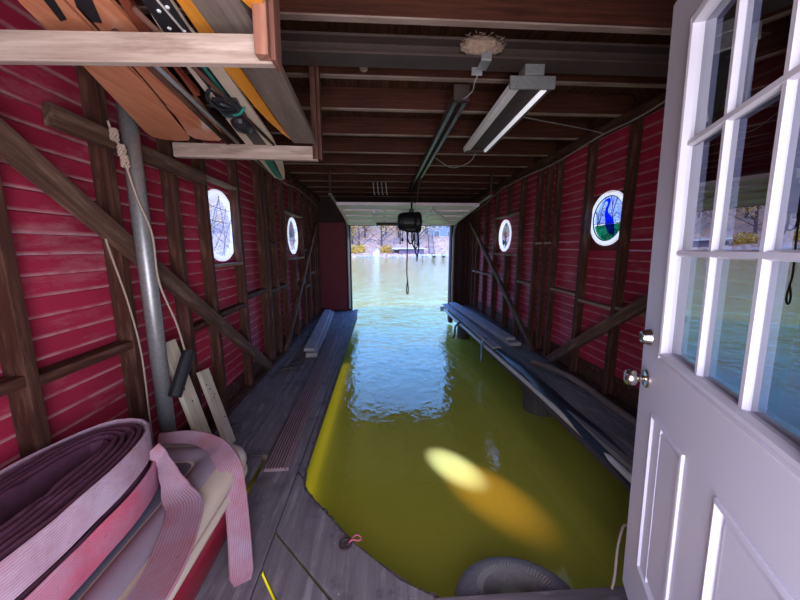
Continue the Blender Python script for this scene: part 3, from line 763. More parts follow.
on_ski(d, [(-.598, .94), (-.625, 1.08), (-.642, 1.15), (-.552, 1.15), (-.546, 1.07), (-.528, .94)], 'black_tail', M['black'])
on_ski(d, [(-.562, .94), (-.572, 1.15), (-.567, 1.15), (-.557, .94)], 'pale_line', M['foam'], ZR - .003)
on_ski(d, [(-.638, 1.15), (-.725, 1.8), (-.80, 2.35), (-.72, 2.35), (-.655, 1.8), (-.582, 1.15)], 'black_stripe', M['black'])
on_ski(d, [(-.815, 2.35), (-.925, 3.0), (-.935, 3.15), (-.90, 3.15), (-.755, 2.35)], 'teal_stripe', M['teal'])
on_ski(d, [(-.755, 2.35), (-.90, 3.14), (-.885, 3.10), (-.735, 2.35)], 'black_stripe', M['black'])
on_ski(d, [(-.60, 1.15), (-.66, 1.6), (-.645, 1.6), (-.59, 1.15)], 'teal_stripe', M['teal'], ZR - .003)
for k, (x, y) in enumerate(((-.583, 1.0), (-.552, .985), (-.60, 1.07), (-.565, 1.08), (-.61, 1.12), (-.562, 1.12))):
    MB().lathe([(0, -.003), (.0045, -.003), (.006, .001)], 8, Matrix.Translation((x, y, ZR - .003))).build('rivet', M['white'], d)
mb = MB(); mt_ = Matrix.Translation((-.70, 1.80, ZR - .004)) @ Matrix.Scale(1.5, 4, (0, 1, 0))
mb.lathe([(.0, -.038), (.03, -.034), (.045, -.018), (.05, .0)], 18, mt_)
mb.build('heel_cup', M['black'], d)
mb = MB()
for (cx, cy, rx, ry, ph) in ((-.655, 1.50, .045, .09, 0), (-.665, 1.56, .04, .06, 1)):
    mb.tube([(cx + rx * cos(q), cy + ry * sin(q), ZR - .010 - .022 * abs(cos(q + ph))) for q in [k * pi / 8 for k in range(17)]], .008, 6)
mb.prism([(-.70, 1.5), (-.60, 1.5), (-.63, 1.68), (-.73, 1.68)], ZR - .02, ZR - .004)
mb.build('foot_binding', M['black'], d)
mb = MB(); mb.tube([(-.73, 1.66, ZR - .012), (-.69, 1.63, ZR - .03), (-.63, 1.6, ZR - .03), (-.60, 1.58, ZR - .012)], .006, 6); mb.build('binding_strap', M['teal'], d)
ski('amber_ski', [(-.515, .96), (-.548, 1.275), (-.560, 1.60)], [(-.479, .957), (-.490, 1.272), (-.520, 1.80)], [(-.558, 1.75), (-.54, 1.95), (-.522, 2.05)], ZR, .012, M['amber'], 'amber varnished ski between the striped ski and the gray plank')
ski('gray_plank', [(-.479, .957), (-.485, 1.272), (-.523, 2.10)], [(-.355, .95), (-.351, 1.264), (-.389, 2.11)], [], ZR, .03, M['gray_plank'], 'wide gray-brown plank lying at the right end of the ceiling racks', 'plank')
tag(MB().prism([(-.35, -.2), (-.26, -.2), (-.28, .93), (-.33, 1.0), (-.35, .95)], ZR, ZR + .012).build('amber_board', M['amber']), 'short amber board above the gray plank on the racks', 'board')
for k, (p, q, rr, lb) in enumerate((((-.73, 1.15), (-.842, 2.08), .009, 'thin gray metal pole nearest the orange skis on the racks'), ((-.735, 1.05), (-.90, 2.08), .012, 'thin brown wooden pole between the orange and striped skis'), ((-.615, .95), (-.642, 2.10), .008, 'thin dark rod crossing under the striped ski'))):
    tag(MB().tube([(p[0], p[1], 2.141), (q[0], q[1], ZR - .012)], rr, 8).build('pole', [M['galv'], M['stud_y'], M['stud_y']][k], smooth=True), lb, 'pole')

# ------------------------------------------------------------------ ceiling things
ib = MB()
y = 2.035
ib.box(XL + .02, XR - .02, y - .07, y + .07, 2.60, 2.614); ib.box(XL + .02, XR - .02, y - .006, y + .006, 2.614, 2.686); ib.box(XL + .02, XR - .02, y - .07, y + .07, 2.686, 2.70)
tag(ib.build('steel_beam', M['steel'], bevel=.002), 'dark steel I-beam crossing the whole ceiling', 'beam')
# nest on the flange
mb = MB(); rnd = random.Random(4)
bm_ = bmesh.new(); bmesh.ops.create_icosphere(bm_, subdivisions=4, radius=1)
vs = []
for v in bm_.verts:
    n_ = v.co.copy(); k = 1 + .22 * noise.noise(n_ * 2.5) + .1 * noise.noise(n_ * 9)
    vs.append((.575 + n_.x * .115 * k, 1.985 + n_.y * .05 * k, 2.662 + n_.z * .05 * k))
mb.add(vs, [tuple(x.index for x in f.verts) for f in bm_.faces]); bm_.free()
nt = tag(mb.build('bird_nest', M['nest'], smooth=True), 'mud and straw bird nest on the steel beam above the metal bracket', 'bird nest')
mb = MB()
for k in range(90):
    a = rnd.uniform(0, 2 * pi); p = V((.575 + .11 * cos(a), 1.955 + rnd.uniform(-.03, .02), 2.66 + .045 * sin(a)))
    q = p + V((rnd.uniform(-.022, .022), rnd.uniform(-.02, .01), rnd.uniform(-.010, .010))); mb.tube([p, q], .0013, 3)
s_ = mb.build('straw', M['nest'], nt); s_['kind'] = 'stuff'
mb = MB(); mb.box(.57, .63, 1.955, 1.96, 2.585, 2.64); mb.box(.57, .63, 1.955, 2.06, 2.58, 2.585); mb.box(.545, .61, 2.06, 2.065, 2.555, 2.60)
tag(mb.build('metal_bracket', M['galv'], bevel=.003), 'bent galvanized bracket clamped below the bird nest', 'bracket')
tag(MB().lathe([(.0, 0), (.028, .001), (.03, .008), (.018, .014), (0, .015)], 12, Matrix.Translation((-.105, 2.405, 2.745)) @ Matrix.Rotation(pi / 2, 4, 'X')).build('mud_patch', M['nest'], smooth=True), 'small dried mud patch on a joist left of the nest', 'mud patch')
for k, x in enumerate((-.105,)): pass
# wire down from the bracket
tag(MB().tube(smooth_pts([(.585, 2.063, 2.56), (.575, 2.1, 2.53), (.59, 2.2, 2.53), (.565, 2.3, 2.53), (.57, 2.45, 2.60)], 6), .004, 5).build('chain_wire', M['wire']), 'short rusty wire looping from the bracket to the ceiling track', 'wire')
# trolley track
t = thing('ceiling_track', (.60, 2.3, 2.6), 'dark twin-railed track running along the ceiling to the hoist', 'track')
for x in (.53, .60):
    mb = MB(); mb.box(x, x + .03, 2.46, 6.4, 2.575, 2.582); mb.box(x, x + .004, 2.46, 6.4, 2.582, 2.63); mb.box(x, x + .03, 2.46, 6.4, 2.63, 2.636)
    mb.build('rail', M['railsteel'], t)
MB().box(.525, .635, 2.44, 2.48, 2.575, 2.68).build('end_plate', M['steel'], t)
for y in (3.0, 4.23, 5.4): MB().box(.56, .65, y - .02, y + .02, 2.636, 2.70).build('hanger_plate', M['steel'], t)
# fluorescent fixture (hangs tilted)
fx = thing('fluorescent_light', (.95, 2.6, 2.5), 'hanging twin fluorescent light fixture with white side reflector', 'light')
m, L = frame_x((.905, 2.03, 2.495), (.955, 3.34, 2.50))
def fb(name, mat, *boxes, bevel=0, smooth=False):
    mb = MB()
    for b_ in boxes: mb.box(*b_)
    return mb.build(name, mat, fx, m, bevel=bevel)
fb('ballast_housing', M['steel'], (0, L, -.055, .055, .0, .05), bevel=.003)
mb = MB(); mb.prism([(.115, -.02), (.118, -.018), (.06, .045), (.055, .042)][::1], 0, L, 'x'); mb.build('reflector', M['enamel'], fx, m)
mb = MB(); mb.add([(0, .06, .0), (L, .06, .0), (L, .125, -.012), (0, .125, -.012), (0, .06, .04), (L, .06, .04), (L, .13, .02), (0, .13, .02)], [(0, 1, 2, 3), (4, 7, 6, 5), (0, 4, 5, 1), (3, 2, 6, 7), (0, 3, 7, 4), (1, 5, 6, 2)]); mb.build('reflector', M['enamel'], fx, m)
mb = MB(); mb.prism([(-.128, -.008), (-.126, -.012), (-.055, .04), (-.06, .046)], 0, L, 'x'); mb.build('reflector', M['steel'], fx, m)
MB().tube([(.03, -.085, -.01), (L - .03, -.085, -.01)], .016, 12).build('tube', M['tube'], fx, m, smooth=True)
fb('end_plate', M['galv'], (-.008, .012, -.135, .135, -.02, .05), bevel=.003)
fb('end_plate', M['steel'], (L - .01, L, -.13, .13, -.02, .05))
fb('junction_box', M['galv'], (-.02, .09, -.06, .055, .05, .11), bevel=.004)
for x in (.1, L - .15): MB().tube([(x, 0, .05), (x, 0, .19)], .004, 6).build('hanging_wire', M['wire'], fx, m)
tag(MB().tube(smooth_pts([(.955, 3.345, 2.50), (.945, 3.42, 2.44), (.88, 3.5, 2.40), (.78, 3.7, 2.42), (.64, 3.9, 2.57)], 8), .004, 5).build('power_cord', M['wire']), 'thin cord drooping from the far end of the fluorescent light', 'cord')
tag(MB().tube(smooth_pts([(1.06, 2.5, 2.5), (1.3, 2.7, 2.55), (1.7, 2.9, 2.58), (2.0, 3.1, 2.62), (2.09, 3.1, 2.60)], 8), .004, 5).build('power_cord', M['wire']), 'thin wire running from the fluorescent light to the right wall', 'wire')
# cable along the top of right wall
tag(MB().tube(smooth_pts([(2.10, 1.9, 2.70), (2.10, 2.45, 2.61), (2.10, 2.75, 2.59), (2.11, 3.2, 2.60), (2.11, 4.0, 2.55), (2.10, 4.9, 2.56), (2.10, 5.8, 2.52), (2.10, 6.6, 2.40), (2.10, 7.4, 2.32)], 8), .007, 6).build('cable', M['wire']), 'pale cable swagged along the top of the right wall', 'cable')
tag(MB().tube(smooth_pts([(-1.38, 2.9, 2.58), (-1.38, 3.8, 2.50), (-1.38, 4.8, 2.46), (-1.38, 5.8, 2.50), (-1.38, 7.4, 2.42)], 8), .006, 6).build('cable', M['wire']), 'gray cable swagged along the top of the left wall', 'cable')
# bent wire tines
t = thing('wire_hooks', (.0, 6.0, 2.5), 'small row of pale bent wire hooks on the ceiling before the overhead door', 'hooks')
for k in range(4):
    x = -.13 + .075 * k
    MB().tube(smooth_pts([(x, 6.0, 2.69), (x + .01, 5.98, 2.58), (x + .015, 5.97, 2.50), (x + .03, 5.95, 2.47)], 5), .009, 6).build('hook', M['tines'], t)

# ------------------------------------------------------------------ overhead garage door
gd = thing('overhead_door', (.5, 6.7, 2.2), 'cream sectional garage door raised on ceiling tracks at the opening', 'garage door')
Y0, Z0, Y1, Z1 = 5.75, 2.27, 7.72, 2.06
def on(yv): return Z0 + (Z1 - Z0) * (yv - Y0) / (Y1 - Y0)
ns = 4
for k in range(ns):
    ya = Y0 + (Y1 - Y0) * k / ns + .006; yb2 = Y0 + (Y1 - Y0) * (k + 1) / ns - .006
    mb = MB()
    def slab(xa, xb, ya_, yb_, dz0, dz1):
        mb.add([(xa, ya_, on(ya_) + dz0), (xb, ya_, on(ya_) + dz0), (xb, yb_, on(yb_) + dz0), (xa, yb_, on(yb_) + dz0), (xa, ya_, on(ya_) + dz1), (xb, ya_, on(ya_) + dz1), (xb, yb_, on(yb_) + dz1), (xa, yb_, on(yb_) + dz1)], [(0, 1, 2, 3), (4, 7, 6, 5), (0, 4, 5, 1), (1, 5, 6, 2), (2, 6, 7, 3), (3, 7, 4, 0)])
    slab(JL + .06, JR - .06, ya, yb2, .02, .045)
    slab(JL + .06, JR - .06, ya, ya + .04, -.005, .02); slab(JL + .06, JR - .06, yb2 - .04, yb2, -.005, .02)
    for xx in (JL + .06, .05, .9, JR - .12): slab(xx, xx + .06, ya + .04, yb2 - .04, -.004, .02)
    mb.build('door_section', M['gdoor'], gd)
    for xx in (.06, .93):
        MB().box(xx, xx + .04, yb2 - .03, yb2 + .04, on(yb2) - .012, on(yb2) - .005).build('hinge', M['galv'], gd)
for x, s_ in ((JL + .04, 1), (JR - .04, -1)):
    pts = smooth_pts([(x, 5.2, 2.36), (x, 6.3, 2.28), (x, 7.3, 2.17), (x, 7.62, 2.05), (x, 7.78, 1.85), (x, 7.82, 1.5), (x, 7.82, .05)], 8)
    MB().ribbon(pts, [(1, 0, 0)] * len(pts), .05, .02).build('door_track', M['galv'], gd)
    MB().box(x - .015, x + .015, 5.22, 5.26, 2.34, 2.7).build('track_hanger', M['steel'], gd)
MB().box(-.10, .50, 7.26, 7.34, 2.03, 2.085).build('operator_bar', M['steel'], gd)
MB().tube([(-.13, 6.2, 2.2), (-.13, 7.6, 2.05)], .03, 6).build('strut', M['gdoor'], gd)
MB().tube([(.9, 5.85, 2.24), (1.55, 7.3, 2.075)], .018, 8).build('strut', M['gdoor'], gd)

# ------------------------------------------------------------------ hoist
t = thing('chain_hoist', (.46, 5.0, 1.75), 'black electric chain hoist hanging in front of the opening', 'hoist')
mb = MB()
X90 = Matrix.Rotation(pi / 2, 4, 'Y') @ Matrix.Scale(1.22, 4)
mb.lathe([(0, -.15), (.07, -.15), (.10, -.13), (.115, -.08), (.118, .05), (.10, .08), (.0, .085)], 20, Matrix.Translation((.44, 5.0, 1.93)) @ X90)
mb.lathe([(0, .06), (.125, .065), (.13, .08), (.13, .12), (.11, .14), (.0, .145)], 20, Matrix.Translation((.44, 5.0, 1.92)) @ X90)
mb.build('motor_body', M['blackmetal'], t, smooth=False, bevel=.006)
mb = MB(); mb.prism([(.32, 1.84), (.38, 1.775), (.53, 1.77), (.61, 1.83), (.635, 1.93), (.60, 2.04), (.50, 2.07), (.36, 2.06), (.30, 1.98), (.285, 1.90)][::1], 0, 1, 'y')
mb.v = [(z_, 4.90 + .2 * y_, x_) if False else (z_, 4.91 + .18 * y_, x_) for x_, y_, z_ in mb.v]
mb.build('gearbox', M['blackmetal'], t, bevel=.03)
mb = MB(); mb.box(.43, .50, 4.97, 5.03, 2.02, 2.12); mb.tube(smooth_pts([(.47, 5, 2.08), (.47, 5, 2.2), (.49, 5, 2.24), (.53, 5, 2.21)], 5), .014, 8); mb.build('suspension_hook', M['blackmetal'], t)
MB().tube([(.55, 5, 2.22), (.60, 5, 2.57)], .012, 8).build('hanger_rod', M['steel'], t)
def chain(ps, name='chain'):
    MB().tube(smooth_pts(ps, 8), .011, 6).build(name, M['blackmetal'], t)
chain([(.42, 5, 1.80), (.41, 5, 1.68), (.45, 5, 1.60), (.50, 5, 1.66), (.49, 5, 1.8)])
chain([(.47, 4.98, 1.80), (.48, 4.98, 1.62), (.53, 4.98, 1.52), (.57, 4.98, 1.62), (.56, 4.98, 1.8)])
chain([(.52, 5.02, 1.8), (.53, 5.02, 1.5), (.555, 5.02, 1.42), (.56, 5.02, 1.33)])
chain([(.55, 5.0, 1.8), (.585, 5.0, 1.6), (.56, 5.0, 1.38)])
MB().lathe([(0, 0), (.014, .005), (.018, .03), (.012, .06), (0, .062)], 10, Matrix.Translation((.33, 5, 1.63))).build('end_stop', M['blackmetal'], t)
MB().tube([(.33, 5, 1.69), (.335, 5, 1.82)], .004, 5).build('stop_cord', M['blackmetal'], t)
MB().tube(smooth_pts([(.40, 5, 1.82), (.405, 5, 1.5), (.40, 5, 1.15), (.415, 5, 1.0), (.425, 5, .88), (.41, 5, .815), (.395, 5, .88), (.41, 5, 1.02)], 8), .009, 7).build('pendant_cable', M['blackmetal'], t, smooth=True)

# ------------------------------------------------------------------ right walkway things
tag(beam('plank', (1.745, 7.7, .185), (1.93, 4.55, .185), .16, .045, M['opening_lit']), 'gray plank lying uppermost on the far right walkway', 'plank')
tag(beam('plank', (1.80, 7.75, .133), (1.97, 4.45, .133), .17, .055, M['opening_lit']), 'thick gray plank beneath another on the far right walkway', 'plank')
pp = smooth_pts([(1.86, 3.72, .145), (1.96, 3.5, .15), (2.02, 3.2, .165), (2.05, 2.9, .16), (2.045, 2.6, .15), (2.05, 2.2, .142), (2.04, 1.8, .142)], 8)
tag(MB().tube(pp, [.03 + .006 * (i / len(pp)) for i in range(len(pp))], 10).build('bent_pole', M['pile_l'] if 'pile_l' in M else M['gray_plank'], smooth=True), 'crooked gray wooden pole lying on the right walkway at the brace foot', 'pole')
tag(MB().tube(smooth_pts([(1.95, 3.3, .118), (2.08, 2.6, .118), (2.09, 1.9, .118)], 8), .016, 8).build('thin_stick', M['pile'], smooth=True), 'thin dark stick lying along the foot of the right wall', 'stick')
# rag over the edge
pts = [(1.66, 4.72, .135), (1.60, 4.74, .14), (1.567, 4.74, .10), (1.56, 4.75, .0), (1.562, 4.74, -.12), (1.56, 4.76, -.22)]
sp = smooth_pts(pts, 6); tag(MB().ribbon(sp, [(0, 1, .1 * sin(i)) for i in range(len(sp))], [.10 - .03 * i / len(sp) for i in range(len(sp))], .008).build('hanging_strap', M['gasket']), 'black strap end hanging over the rim of the right walkway', 'strap')
tag(MB().tube(smooth_pts([(1.57, 6.1, .10), (1.52, 6.05, .08), (1.47, 6.15, -.02), (1.45, 6.1, -.15), (1.43, 6.12, -.25)], 6), .02, 7).build('driftwood_stick', M['pile'], smooth=True), 'dark stick poking out from the far right walkway toward the water', 'stick')
tag(MB().box(1.46, 1.60, 7.7, 7.84, -.02, .09).build('white_block', M['foam'], bevel=.01), 'small whitish block at the far right post of the opening', 'block')

# tire bumper below the near deck beam
tt = thing('tire', (.61, 1.17, -.13), 'dusty gray tire bumper lying against the near deck edge', 'tire')
mt = Matrix.Translation((.645, 1.235, -.17)) @ Matrix.Rotation(radians(-16), 4, 'X')
prof = []; R_, r_ = .215, .09
for k in range(20):
    a = 2 * pi * k / 20; prof.append((R_ + r_ * 1.0 * cos(a) * (1 if cos(a) < 0 else 1.05), r_ * .95 * sin(a)))
mb = MB(); seg = 56; vs = []
for (r, z) in prof:
    for k in range(seg): a = 2 * pi * k / seg; vs.append(mt @ V((r * cos(a), r * sin(a), z)))
n = len(prof); mb.add(vs, [(i * seg + k, i * seg + (k + 1) % seg, ((i + 1) % n) * seg + (k + 1) % seg, ((i + 1) % n) * seg + k) for i in range(n) for k in range(seg)])
mb.build('tire_body', M['rubbertire'], tt, smooth=True)
mb = MB()
for k in range(70):
    a = 2 * pi * k / 70
    for (ra, rb, da) in ((.165, .195, .018),):
        z = .083; p = [V((ra * cos(a), ra * sin(a), z - .012)), V((rb * cos(a), rb * sin(a), z + .001))]
        mb.tube([mt @ q for q in p], .005, 4)
lg = mb.build('tread_lugs', plain('worn_tire_lugs', (.42, .42, .45), .8), tt)
mb = MB(); mb.tube([mt @ V((.215 * cos(a), .215 * sin(a), .079)) for a in [2 * pi * k / 60 for k in range(61)]], .004, 5, False); mb.build('sidewall_ridge', M['rubbertire'], tt)

# bent rope by the door foot
tag(MB().tube(smooth_pts([(1.035, 1.165, .004), (1.045, 1.17, .08), (1.06, 1.19, .18), (1.075, 1.2, .26), (1.10, 1.21, .30), (1.13, 1.2, .25), (1.13, 1.17, .004)], 8), .006, 6).build('rope_loop', M['rope'], smooth=True), 'stiff tan rope loop standing by the foot of the white door', 'rope')

# ------------------------------------------------------------------ the door
hd, t1, t2 = radians(25.15), radians(.41), radians(1.67)
d_ = V((-sin(hd) * cos(t1), -cos(hd) * cos(t1), sin(t1))); n_ = V((-cos(hd), sin(hd), 0)); up_ = n_.cross(d_)
if up_.z < 0: up_ = -up_
up_ = (up_ * cos(t2) + n_ * sin(t2)).normalized(); Y_ = up_.cross(d_)
DM = Matrix((d_, Y_, up_)).transposed().to_4x4(); DM.translation = V((.9988, 1.0774, .1692))
DW, DH, DT = .95, 2.148, .044
gx0, gx1, gz0, gz1 = .225, .786, 1.057, 1.971
mb = MB()
mb.box(0, gx0, 0, DT, 0, DH); mb.box(gx1, DW, 0, DT, 0, DH); mb.box(gx0, gx1, 0, DT, gz1, DH)
# lower leaf with two sunk panels
P1 = (.15, .395); P2 = (.553, .80); pz = (.225, .826)
mb.box(gx0, gx1, 0, DT, pz[1], gz0); mb.box(gx0, gx1, .012, DT, 0, pz[1])
mb.box(gx0, gx1, 0, .012, 0, pz[0]); mb.box(P1[1], P2[0], 0, .012, pz[0], pz[1])
dr = struct(mb.build('door_1', M['door'], None, DM))
def mould(name, x0, x1, z0, z1, w, prof, mat, yoff=0):
    """mitred frame moulding: prof list of (inset 0..1 of w, height toward viewer)"""
    mb = MB(); n = len(prof)
    rings = []
    for (f, h) in prof:
        i = f * w; rings += [(x0 + i, yoff - h, z0 + i), (x1 - i, yoff - h, z0 + i), (x1 - i, yoff - h, z1 - i), (x0 + i, yoff - h, z1 - i)]
    fs = [(k * 4 + j, k * 4 + (j + 1) % 4, (k + 1) * 4 + (j + 1) % 4, (k + 1) * 4 + j) for k in range(n - 1) for j in range(4)]
    mb.add(rings, fs); return mb.build(name, mat, dr, DM)
mould('lite_frame', gx0 - .034, gx1 + .034, gz0 - .034, gz1 + .034, .036, [(0, -.002), (.02, .012), (.2, .016), (.35, .010), (.5, .012), (.62, .020), (.85, .018), (1, .002), (1, -.03)], M['dtrim'])
for px in (P1, P2):
    mould('panel_moulding', px[0], px[1], pz[0], pz[1], .042, [(0, -.001), (.06, .006), (.25, .007), (.45, -.006), (.7, -.008), (.85, -.002), (1, -.001), (1, -.012)], M['dtrim'])
    MB().box(px[0] + .04, px[1] - .04, .0012, .02, pz[0] + .04, pz[1] - .04).build('raised_panel', M['door'], dr, DM)
pw = (gx1 - gx0) / 3; ph = (gz1 - gz0) / 3
for k in (1, 2):
    x = gx0 + pw * k
    MB().prism([(x - .010, .004), (x - .006, -.005), (x + .006, -.005), (x + .010, .004), (x + .010, .03), (x - .010, .03)], gz0 + .002, gz1 - .002, 'z').build('muntin', M['dtrim'], dr, DM)
    z = gz0 + ph * k
    mb = MB(); mb.prism([(.004, z - .010), (-.006, z - .006), (-.006, z + .006), (.004, z + .010), (.03, z + .010), (.03, z - .010)], gx0 + .002, gx1 - .002, 'x'); mb.build('muntin', M['dtrim'], dr, DM)
for i in range(3):
    for j in range(3):
        x, z = gx0 + pw * i, gz0 + ph * j
        MB().add([(x, .007, z), (x + pw, .007, z), (x + pw, .007, z + ph), (x, .007, z + ph)], [(0, 1, 2, 3)]).build('glass_pane', M['pane'], dr, DM, keep=True)
# deadbolt and knob
RX = Matrix.Rotation(pi / 2, 4, 'X')   # local z -> -y (towards viewer)
o = MB().lathe([(0, 0), (.030, 0), (.030, .003), (.022, .028), (.019, .030), (0, .030)], 28, Matrix.Translation((.07, 0, 1.068)) @ RX).build('deadbolt', M['chrome'], dr, DM, smooth=False, bevel=.001)
MB().lathe([(0, .0305), (.012, .0305), (.011, .033), (0, .033)], 20, Matrix.Translation((.07, 0, 1.068)) @ RX).build('keyhole_plug', M['steel'], o, DM)
o = MB().lathe([(0, 0), (.033, 0), (.033, .004), (.028, .009), (.014, .011), (.0, .011)], 28, Matrix.Translation((.07, 0, .915)) @ RX).build('door_handle', M['chrome'], dr, DM, smooth=False)
MB().lathe([(.012, .01), (.011, .022), (.014, .030), (.026, .036), (.029, .046), (.028, .060), (.022, .068), (.0, .070)], 28, Matrix.Translation((.07, 0, .915)) @ RX).build('knob', M['chrome'], o, DM, smooth=True)
MB().box(-.001, .001, .008, .034, .87, .96).build('latch_plate', M['chrome'], dr, DM)

# ------------------------------------------------------------------ far shore
mb = MB(); nx, ny = 90, 16; vs = []
def hz(x, y):
    f = max(0, (y - 63) / 45); return WW - .5 + 19 * f ** 1.42 + 1.1 * min(1, max(0, (y - 62.5) / 2)) + noise.noise(V((x * .07, y * .1, 0))) * 1.2 * min(1, f * 4)
for j in range(ny + 1):
    for i in range(nx + 1):
        x = -110 + 220 * i / nx; y = 62.5 + 50 * (j / ny) ** 1.5; vs.append((x, y, hz(x, y)))
mb.add(vs, [(j * (nx + 1) + i, j * (nx + 1) + i + 1, (j + 1) * (nx + 1) + i + 1, (j + 1) * (nx + 1) + i) for j in range(ny) for i in range(nx)])
struct(mb.build('hillside', M['hill'], smooth=True))

def make_tree(kind, seed):
    rnd = random.Random(seed); t = MB()
    h = rnd.uniform(9, 12)
    tr = [(0, 0, -.3)] + [(noise.noise(V((seed, k, 0))) * .35, noise.noise(V((seed, k, 5))) * .35, h * (k + 1) / 6) for k in range(6)]
    t.tube(tr, [.20, .17, .15, .12, .09, .06, .02], 7)
    tips = []
    for k in range(16):
        z = h * rnd.uniform(.12, .95) if k % 3 else h * rnd.uniform(.08, .3); a = rnd.uniform(0, 2 * pi); L = (h - z) * .45 + 1.0
        p0 = V((0, 0, z)); p1 = p0 + V((cos(a) * L * .5, sin(a) * L * .5, L * .4)); p2 = p0 + V((cos(a) * L, sin(a) * L, L * .7))
        t.tube([p0, p1, p2], [.055, .035, .012], 5); tips += [p1, p2]
    l = MB()
    for k in range(750):
        c = rnd.choice(tips) + V((rnd.gauss(0, .7), rnd.gauss(0, .7), rnd.gauss(0, .55)))
        s_ = rnd.uniform(.10, .22); u = V((rnd.gauss(0, 1), rnd.gauss(0, 1), rnd.gauss(0, 1))).normalized(); w = u.orthogonal().normalized()
        l.add([c - u * s_, c + w * s_ * .6, c + u * s_, c - w * s_ * .6], [(0, 1, 2, 3)])
    return t, l, kind
kinds = [('gold', 'golden leaved'), ('rust', 'russet leaved'), ('green', 'olive leaved')]
protos = []
tlabels = {'gold': 'golden leaved autumn tree with slim trunk on the far hillside', 'rust': 'russet leaved autumn tree with slim trunk on the far hillside', 'green': 'olive leaved tree with slim trunk on the far hillside'}
rnd = random.Random(11)
spots = []
for k in range(54):
    for tr in range(30):
        x = rnd.uniform(-9, 20) if k < 22 else (rnd.uniform(-26, 36) if k < 42 else rnd.uniform(-75, 80)); y = rnd.uniform(66.5, 84)
        if 9 < x < 19 and y < 84: continue
        if 2 < x < 10 and y < 68: continue
        if all((x - a) ** 2 + (y - b) ** 2 > 9 for a, b, _ in spots): break
    spots.append((x, y, 'green' if rnd.random() < .2 and x > 2 else ('gold' if rnd.random() < .5 else 'rust')))
proto = {}
for i, (x, y, kd) in enumerate(spots):
    if kd not in proto:
        t, l, _ = make_tree(kd, {'gold': 1, 'rust': 2, 'green': 3}[kd])
        e = thing('tree', (x, y, hz(x, y)), tlabels[kd], 'tree', kd + ' trees on the far hillside')
        e.matrix_basis = Matrix.Translation((0, 0, 0))
        a = t.build('trunk', M['bark'], None); b = l.build('foliage', M['leaf_' + kd], None)
        a.parent = e; b.parent = e; b['kind'] = 'stuff'
        proto[kd] = (e, a, b); r = e
    else:
        e, a, b = proto[kd]; r = e.copy(); COL.objects.link(r)
        for c in (a, b): c2 = c.copy(); COL.objects.link(c2); c2.parent = r
    s_ = rnd.uniform(.85, 1.25)
    r.location = (x, y, hz(x, y)); r.rotation_euler = (0, 0, rnd.uniform(0, 6.28)); r.scale = (s_, s_, s_)

# houses and shore things
def house(name, x, y, z, w, dp, h, rf, wallm, roofm, label, cat, wins, dirs=0):
    t = thing(name, (x, y, z), label, cat)
    MB().box(x - w / 2, x + w / 2, y, y + dp, z - 1, z + h).build('wall', M[wallm], t)
    mb = MB(); mb.prism([(z + h, x - w / 2 - .4), (z + h + rf, x), (z + h, x + w / 2 + .4)], y - .4, y + dp + .4, 'y'); mb.build('roof', M[roofm], t)
    for (wx, wz, ww, wh) in wins:
        f = MB().box(x + wx - ww / 2 - .1, x + wx + ww / 2 + .1, y - .06, y, z + wz - .1, z + wz + wh + .1).build('window', M['white'], t)
        MB().box(x + wx - ww / 2, x + wx + ww / 2, y - .09, y - .05, z + wz, z + wz + wh).build('pane', M['under'], f)
    return t
house('lake_house', 14.6, 76, hz(14.6, 76) + .2, 7, 6, 4.2, 1.6, 'blue', 'roofg', 'pale blue house on the far hillside right of the hoist', 'house', [(-2.3, 1.6, .9, 1.4), (-.8, 1.6, .9, 1.4), (1.2, 1.6, 1.2, 1.4), (2.6, 1.6, .8, 1.4), (-1.5, -.3, 1.2, 1.2), (1.8, -.3, 1.6, 1.2)])
t = thing('boathouse', (6.2, 64.5, -.2), 'low lilac boathouse with white flat roof edge on the far shore', 'boathouse')
MB().box(3.6, 8.6, 64.6, 67.5, -.5, 1.15).build('wall', M['lilac'], t)
MB().box(2.2, 8.9, 64.3, 67.8, 1.15, 1.33).build('roof', M['white'], t)
for x in (2.4, 5.6, 8.5): MB().box(x - .06, x + .06, 64.4, 64.52, -.6, 1.15).build('post', M['lilac'], t)
t = thing('shore_dock', (11, 63.3, -.1), 'long pale low dock along the far right shore', 'dock')
MB().box(7.5, 17, 62.9, 64.2, -.1, .06).build('deck', M['white'], t)
for x in (7.8, 10, 12, 14, 16.5): MB().tube([(x, 63, -1), (x, 63, .3)], .09, 8).build('post', M['bark'], t)
# covered white boat on shore
mb = MB(); mb.add([(-1.7, 63.4, -.45), (-.3, 63.4, -.45), (-.3, 65.6, -.45), (-1.7, 65.6, -.45), (-1.5, 63.8, .45), (-.75, 63.8, 1.25), (-.35, 63.9, .9), (-.6, 65, 1.0), (-1.4, 65, .6)], [(0, 1, 6, 5, 4), (1, 2, 7, 6), (2, 3, 8, 7), (3, 0, 4, 8), (4, 5, 7, 8), (5, 6, 7), (3, 2, 1, 0)])
tag(mb.build('covered_boat', M['white'], bevel=.05), 'small boat under a white cover drawn up on the far shore', 'boat')
